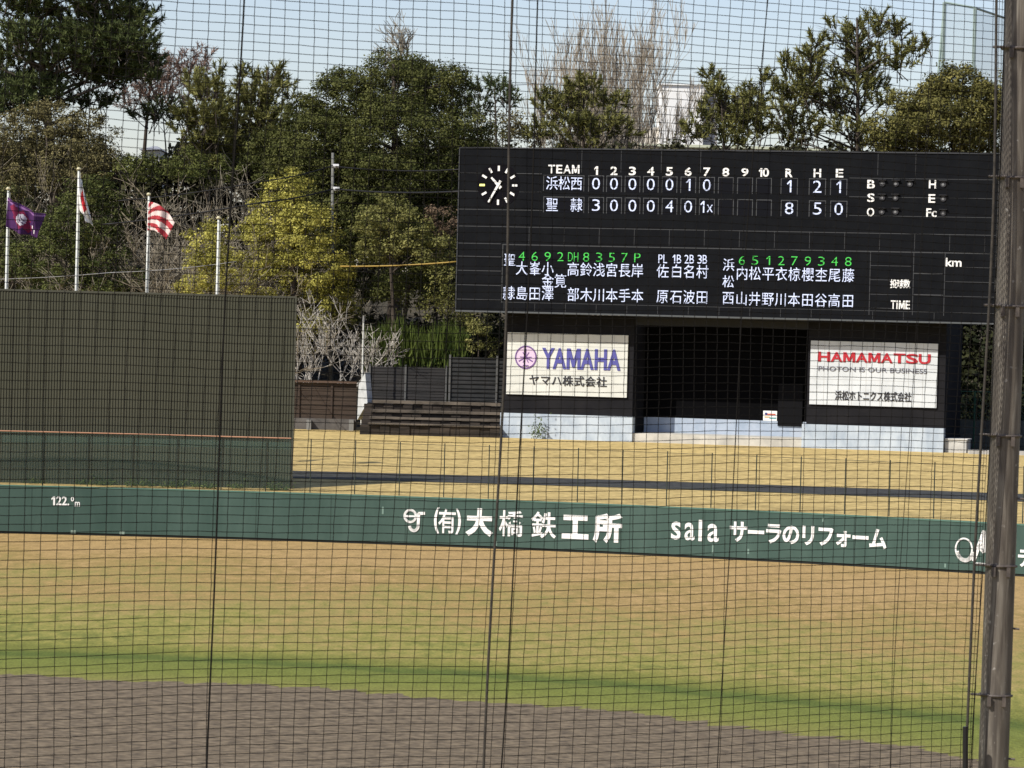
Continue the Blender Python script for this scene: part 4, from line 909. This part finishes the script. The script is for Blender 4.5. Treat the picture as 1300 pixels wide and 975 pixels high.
for i, (px, Yt, tp, sd, lab) in enumerate(((200, 190, 245, 11, 'grey leafless thicket behind the rayed flag pole'), (165, 188, 285, 12, 'grey brown leafless thicket just left of the rayed flag'), (235, 189, 260, 13, 'pale leafless thicket beside the low yellow green tree'), (290, 197, 205, 14, 'grey leafless thicket below the bushy pine'), (40, 196, 190, 15, 'leafless brown thicket above the purple flag'), (210, 186.5, 315, 16, 'low tangled leafless thicket at the foot of the rayed flag pole'))):
    twig_tree('bare_thicket', lab, px, Yt, tp, .55, BARKG if i % 2 else mat('thicket bark', (.15, .125, .09), .9, (.25, .215, .155), 5), .035, 4, .55, sd, nstem=16, group='leafless thickets on the left slope', cat='thicket', up=.15, split=3)
for i, (px, tp, sd, lab) in enumerate(((388, 395, 21, 'pale leafless shrub right beside the olive screen edge'), (412, 380, 22, 'pale leafless shrub in the middle behind the brown fence'), (444, 392, 23, 'white stemmed leafless shrub beside the thin white post'), (478, 425, 24, 'pale leafless shrub spreading over the charcoal fence'))):
    twig_tree('bare_shrub', lab, px, 185.3, tp, .5, BARKP, .04, 3, .5, sd, nstem=5, group='pale bare shrubs behind the brown fence', cat='shrub', up=.25, split=3, py_base=500)
# reed hedge
bxl, bxr = hitY(462, 440, 187).x, hitY(592, 440, 187).x; n = 5200
P = np.stack([RNG.uniform(bxl, bxr, n), RNG.uniform(186.2, 188.2, n), np.zeros(n)], 1); zr0 = hitY(525, 470, 187).z; zr1 = hitY(525, 410, 187).z
hh = (zr1-zr0)*(.55+.5*RNG.random(n))*(1-.12*np.sin(P[:, 0]*2.3)); start = zr0+RNG.random(n)*hh*.6; L = hh*.45+.2
V = np.empty((n, 3, 3)); lean = RNG.normal(0, .16, (n, 2)); wv = RNG.normal(0, 1, (n, 2)); wv /= np.linalg.norm(wv, axis=1)[:, None]
for i in range(n): pass
V[:, 0] = P; V[:, 0, 2] = start; V[:, 1] = V[:, 0]; V[:, 0, :2] -= wv*.05; V[:, 1, :2] += wv*.05; V[:, 2] = P; V[:, 2, :2] += lean*L[:, None]; V[:, 2, 2] = start+L
rT = thing('reed_hedge', 'tall upright green reeds growing behind the charcoal fence', 'reeds', ((bxl+bxr)/2, 187, 3.5))
raw_mesh('leaves', V.reshape(-1, 3), np.arange(3*n).reshape(-1, 3), BAMB, rT, RNG.normal(.45, .25, n))
b = MB()
for i in range(60): x = random.uniform(bxl, bxr); y = random.uniform(186.3, 188); b.tube([(x, y, terr(x, y)-.1), (x+random.gauss(0, .1), y, zr0+1.6)], .018, 3, False)
part(b, 'stems', mat('reed stem', (.10, .11, .04), .8), rT)
# wooded mass behind everything
def wood(name, lobes, Y, m, per, leaves, lsz):
    LW = lobes_world(lobes, Y, 2.5); cc, cd = clumps(LW, per, .4); n = len(cc); k = leaves
    C = np.repeat(cc, k, 0); D = np.repeat(cd, k, 0); off = sphere_dirs(n*k)*(RNG.random(n*k)**.5)[:, None]*.6
    o = leaf_mesh(name, C+off, off+D*.5+np.array([0, 0, .3]), lsz*(.6+.8*RNG.random(n*k)), m, None, np.repeat(RNG.normal(.35, .2, n), k)+RNG.normal(0, .15, n*k))
    o['kind'] = 'stuff'; o['label'] = 'dense dark undergrowth between the trees'; return o
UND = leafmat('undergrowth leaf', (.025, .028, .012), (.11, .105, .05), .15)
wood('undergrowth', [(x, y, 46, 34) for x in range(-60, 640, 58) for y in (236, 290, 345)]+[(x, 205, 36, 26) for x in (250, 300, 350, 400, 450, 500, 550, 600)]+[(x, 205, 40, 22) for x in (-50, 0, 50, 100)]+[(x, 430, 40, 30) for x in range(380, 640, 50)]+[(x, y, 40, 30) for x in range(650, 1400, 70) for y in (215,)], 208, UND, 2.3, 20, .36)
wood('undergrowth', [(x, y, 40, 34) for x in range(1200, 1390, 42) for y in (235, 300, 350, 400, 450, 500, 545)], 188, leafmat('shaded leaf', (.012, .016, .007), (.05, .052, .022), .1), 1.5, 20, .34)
# weeds below the screen and on the bank
wT = []
for px in list(range(-40, 372, 9)):
    if random.random() < .55: continue
    p = hit_wall(px+random.uniform(-4, 4), 620, -1.3-random.random()*.4); wT.append((p.x, p.y))
cc = np.array([(x, y, terr(x, y)) for x, y in wT]); k = 70; C = np.repeat(cc, k, 0)+np.abs(RNG.normal(0, 1, (len(cc)*k, 3)))*np.array([0, 0, .13])+RNG.normal(0, 1, (len(cc)*k, 3))*np.array([.2, .12, .02])
o = leaf_mesh('weeds', C, np.tile(np.array([0, -.3, .6]), (len(C), 1)), .12*(.5+RNG.random(len(C))), LEAFG, None, RNG.normal(.4, .25, len(C))); struct(o, 'stuff'); o['label'] = 'green weeds at the foot of the olive screen'
p = Bf.p(X(684, 553, TD+.3), 3.3, TD+.5); C = np.array(p)+RNG.normal(0, 1, (130, 3))*np.array([.22, .15, .3])+np.array([0, 0, .45])
o = leaf_mesh('shrub', C, np.tile(np.array([0, -.3, .5]), (130, 1)), np.full(130, .13), LEAFG, None, RNG.normal(.3, .2, 130)); o['label'] = 'small green shrub in front of the left pale base'; o['category'] = 'shrub'

# ------------------------------------------------------------------ backstop net and pole, close to the camera
NL = hitY(0, 487, 15.2); NR = hitY(1262, 487, 17.9); ndir = Vector((NR.x-NL.x, NR.y-NL.y, 0)); nlen = ndir.length; ndir.normalize(); nnr = Vector((ndir.y, -ndir.x, 0))
Nf = Frame((NL.x, NL.y, 0), ndir, nnr)
netT = thing('backstop_net', 'black protective net with hanging ropes stretched across the near view', 'net', tuple(Nf.p(nlen/2, 6.3, 0)))
strandm = mat('net twine', (.012, .011, .010), .9, spec=.05); ropem = mat('net rope', (.024, .021, .018), .8, (.05, .043, .034), 30)
us = []; px = -110.0
while px < 1246:
    us.append(Nf.uv(px, 487)[0]); px += (22-9.2*max(0, min(1, px/1250)))*random.uniform(.95, 1.05)*.97
zs_ = []; z = 6.35
while z < 11.25: zs_.append(z); z += .0385*random.uniform(.97, 1.03)
us += [Nf.uv(p_, 487)[0] for p_ in (1249, 1253, 1256.5)]
us = np.array(us); zs_ = np.array(zs_); nu, nz = len(us), len(zs_)
UU, ZZ = np.meshgrid(us, zs_, indexing='ij')
warpU = .010*np.sin(ZZ*1.3+UU*1.1)+.002*np.sin(ZZ*5.3+UU*3.1+1)+RNG.normal(0, .0008, UU.shape)+(ZZ-9)*.0135
warpZ = .012*np.sin(UU*1.5+ZZ*.9)+.002*np.sin(UU*6.1+ZZ*1.7+2)+RNG.normal(0, .0009, UU.shape)
warpD = .03*np.sin(UU*1.9+ZZ*1.1)
NU = UU+warpU; NZ = ZZ+warpZ
# fan the rows as the net is tighter at the pole side
G = np.array(Nf.o)[None, None]+NU[..., None]*np.array(ndir)+NZ[..., None]*np.array([0, 0, 1.0])+warpD[..., None]*np.array(nnr)
def net_tubes(P, rad, nrm):
    """P: k x n x 3 polylines, square tubes"""
    k, n, _ = P.shape; T = np.gradient(P, axis=1); T /= np.linalg.norm(T, axis=2)[..., None]; A = np.cross(T, nrm); A /= np.linalg.norm(A, axis=2)[..., None]; B2 = np.cross(T, A)
    ring = np.stack([P+rad*(A*math.cos(a)+B2*math.sin(a)) for a in (0, math.pi/2, math.pi, 1.5*math.pi)], 2)  # k n 4 3
    idx = np.arange(k*n*4).reshape(k, n, 4); F = []
    for j in range(4): F.append(np.stack([idx[:, :-1, j], idx[:, :-1, (j+1) % 4], idx[:, 1:, (j+1) % 4], idx[:, 1:, j]], -1).reshape(-1, 4))
    return ring.reshape(-1, 3), np.concatenate(F)
nv = np.array(nnr)
V1, F1 = net_tubes(G, .0017, nv); V2, F2 = net_tubes(np.swapaxes(G, 0, 1), .0015, nv)
raw_mesh('netting', np.concatenate([V1, V2]), np.concatenate([F1, F2+len(V1)]), strandm, netT)
def rope(x0, x1, r, m=ropem, name='rope'):
    a = Nf.uv(x0, 0); b_ = Nf.uv(x1, 975); b = MB(); P = []
    for i in range(33):
        t = -.12+1.24*i/32; u = a[0]+(b_[0]-a[0])*t; v = a[1]+(b_[1]-a[1])*t; P.append(Nf.p(u+.006*math.sin(t*9+x0), v, .02+.03*math.sin(u*1.9+v*1.1)))
    b.tube(P, r, 6); return part(b, name, m, netT, True)
rope(303, 262, .0045, strandm); rope(651, 612, .0070); rope(684, 633, .0040, strandm); rope(970, 905, .0027, strandm); rope(1178, 1132, .0018, strandm); rope(1262, 1226, .0075)
rope(1271, 1235, .003, strandm)
b = MB(); P = [Nf.p(*Nf.uv(1222.5, y), .02) for y in (922, 975, 1040)]; b.tube(P, .014, 8); part(b, 'rope_sleeve', mat('black sleeve', (.01, .01, .011), .4), netT)

YP = 18.0
pt = hitY(1297, -60, YP); pb = hitY(1261, 975, YP); axis = (pt-pb).normalized(); g0 = pb-axis*(pb.z/axis.z); topp = pb+axis*((12.6-pb.z)/axis.z)
pm = bpy.data.materials.new('weathered pole'); pm.use_nodes = True; t = pm.node_tree; p = t.nodes['Principled BSDF']; p.inputs['Roughness'].default_value = .65
g = t.nodes.new('ShaderNodeNewGeometry'); mp = t.nodes.new('ShaderNodeMapping'); mp.inputs['Scale'].default_value = (9, 9, .8); n1 = t.nodes.new('ShaderNodeTexNoise'); n1.inputs['Scale'].default_value = 4; n1.inputs['Detail'].default_value = 8; n1.inputs['Distortion'].default_value = .8
n2 = t.nodes.new('ShaderNodeTexNoise'); n2.inputs['Scale'].default_value = 30; n2.inputs['Detail'].default_value = 6
t.links.new(g.outputs['Position'], mp.inputs[0]); t.links.new(mp.outputs[0], n1.inputs['Vector']); t.links.new(g.outputs['Position'], n2.inputs['Vector'])
r1 = t.nodes.new('ShaderNodeValToRGB'); r1.color_ramp.elements[0].position = .32; r1.color_ramp.elements[0].color = (.052, .042, .033, 1); r1.color_ramp.elements[1].position = .68; r1.color_ramp.elements[1].color = (.165, .146, .118, 1)
e = r1.color_ramp.elements.new(.5); e.color = (.092, .077, .060, 1)
r2 = t.nodes.new('ShaderNodeValToRGB'); r2.color_ramp.elements[0].position = .66; r2.color_ramp.elements[0].color = (0, 0, 0, 1); r2.color_ramp.elements[1].position = .72; r2.color_ramp.elements[1].color = (.6, .6, .6, 1)
mxx = t.nodes.new('ShaderNodeMix'); mxx.data_type = 'RGBA'; mxx.inputs[7].default_value = (.34, .32, .29, 1)
t.links.new(n1.outputs['Fac'], r1.inputs[0]); t.links.new(n2.outputs['Fac'], r2.inputs[0]); t.links.new(r2.outputs[0], mxx.inputs[0]); t.links.new(r1.outputs[0], mxx.inputs[6]); t.links.new(mxx.outputs[2], p.inputs['Base Color'])
bb = t.nodes.new('ShaderNodeBump'); bb.inputs['Strength'].default_value = .35; bb.inputs['Distance'].default_value = .01; t.links.new(n1.outputs['Fac'], bb.inputs['Height']); t.links.new(bb.outputs[0], p.inputs['Normal'])
plT = thing('net_pole', 'thick weathered brown steel pole holding the net at the right edge', 'pole', tuple(g0))
b = MB(); PR = .0765; b.tube([g0+(topp-g0)*(i/30) for i in range(31)], PR, 28); part(b, 'shaft', pm, plT, True)
stm = mat('rusty bracket', (.06, .05, .045), .6, (.11, .09, .075), 25)
for py in (-101, 62, 226, 389, 553, 718, 882, 1046):
    c = hitY(1297-36*(py+60)/1035, py, YP); u = (c-pb).dot(axis); c = pb+axis*u; sx = axis.cross(Vector((0, 1, 0))).normalized()*1; sx = Vector((1, 0, 0))
    b = MB(); n = 20; ring = [c+Vector((math.cos(R_(a))*(PR+.006), math.sin(R_(a))*(PR+.006), 0)) for a in range(150, 341, 10)]
    b.tube(ring, .007, 6); b.tube([c+Vector((-PR-.055, -.03, .004)), c+Vector((-PR+.03, -.072, .004))], .007, 6)
    for dx in (-.045, .03): b.box(c.x+dx-.009, c.x+dx+.009, c.y-PR-.016, c.y-PR+.012, c.z-.052, c.z-.004)
    part(b, 'bracket', stm, plT)
for py in (797, 962, 632, 300):
    c = hitY(1297-36*(py+60)/1035, py, YP); u = (c-pb).dot(axis); c = pb+axis*u; b = MB(); b.tube([c+Vector((PR-.01, -.02, 0)), c+Vector((PR+.028, -.03, -.002))], .006, 6); part(b, 'step_bolt', stm, plT)
bpy.data.objects.remove(_fo); bpy.data.curves.remove(_fc)
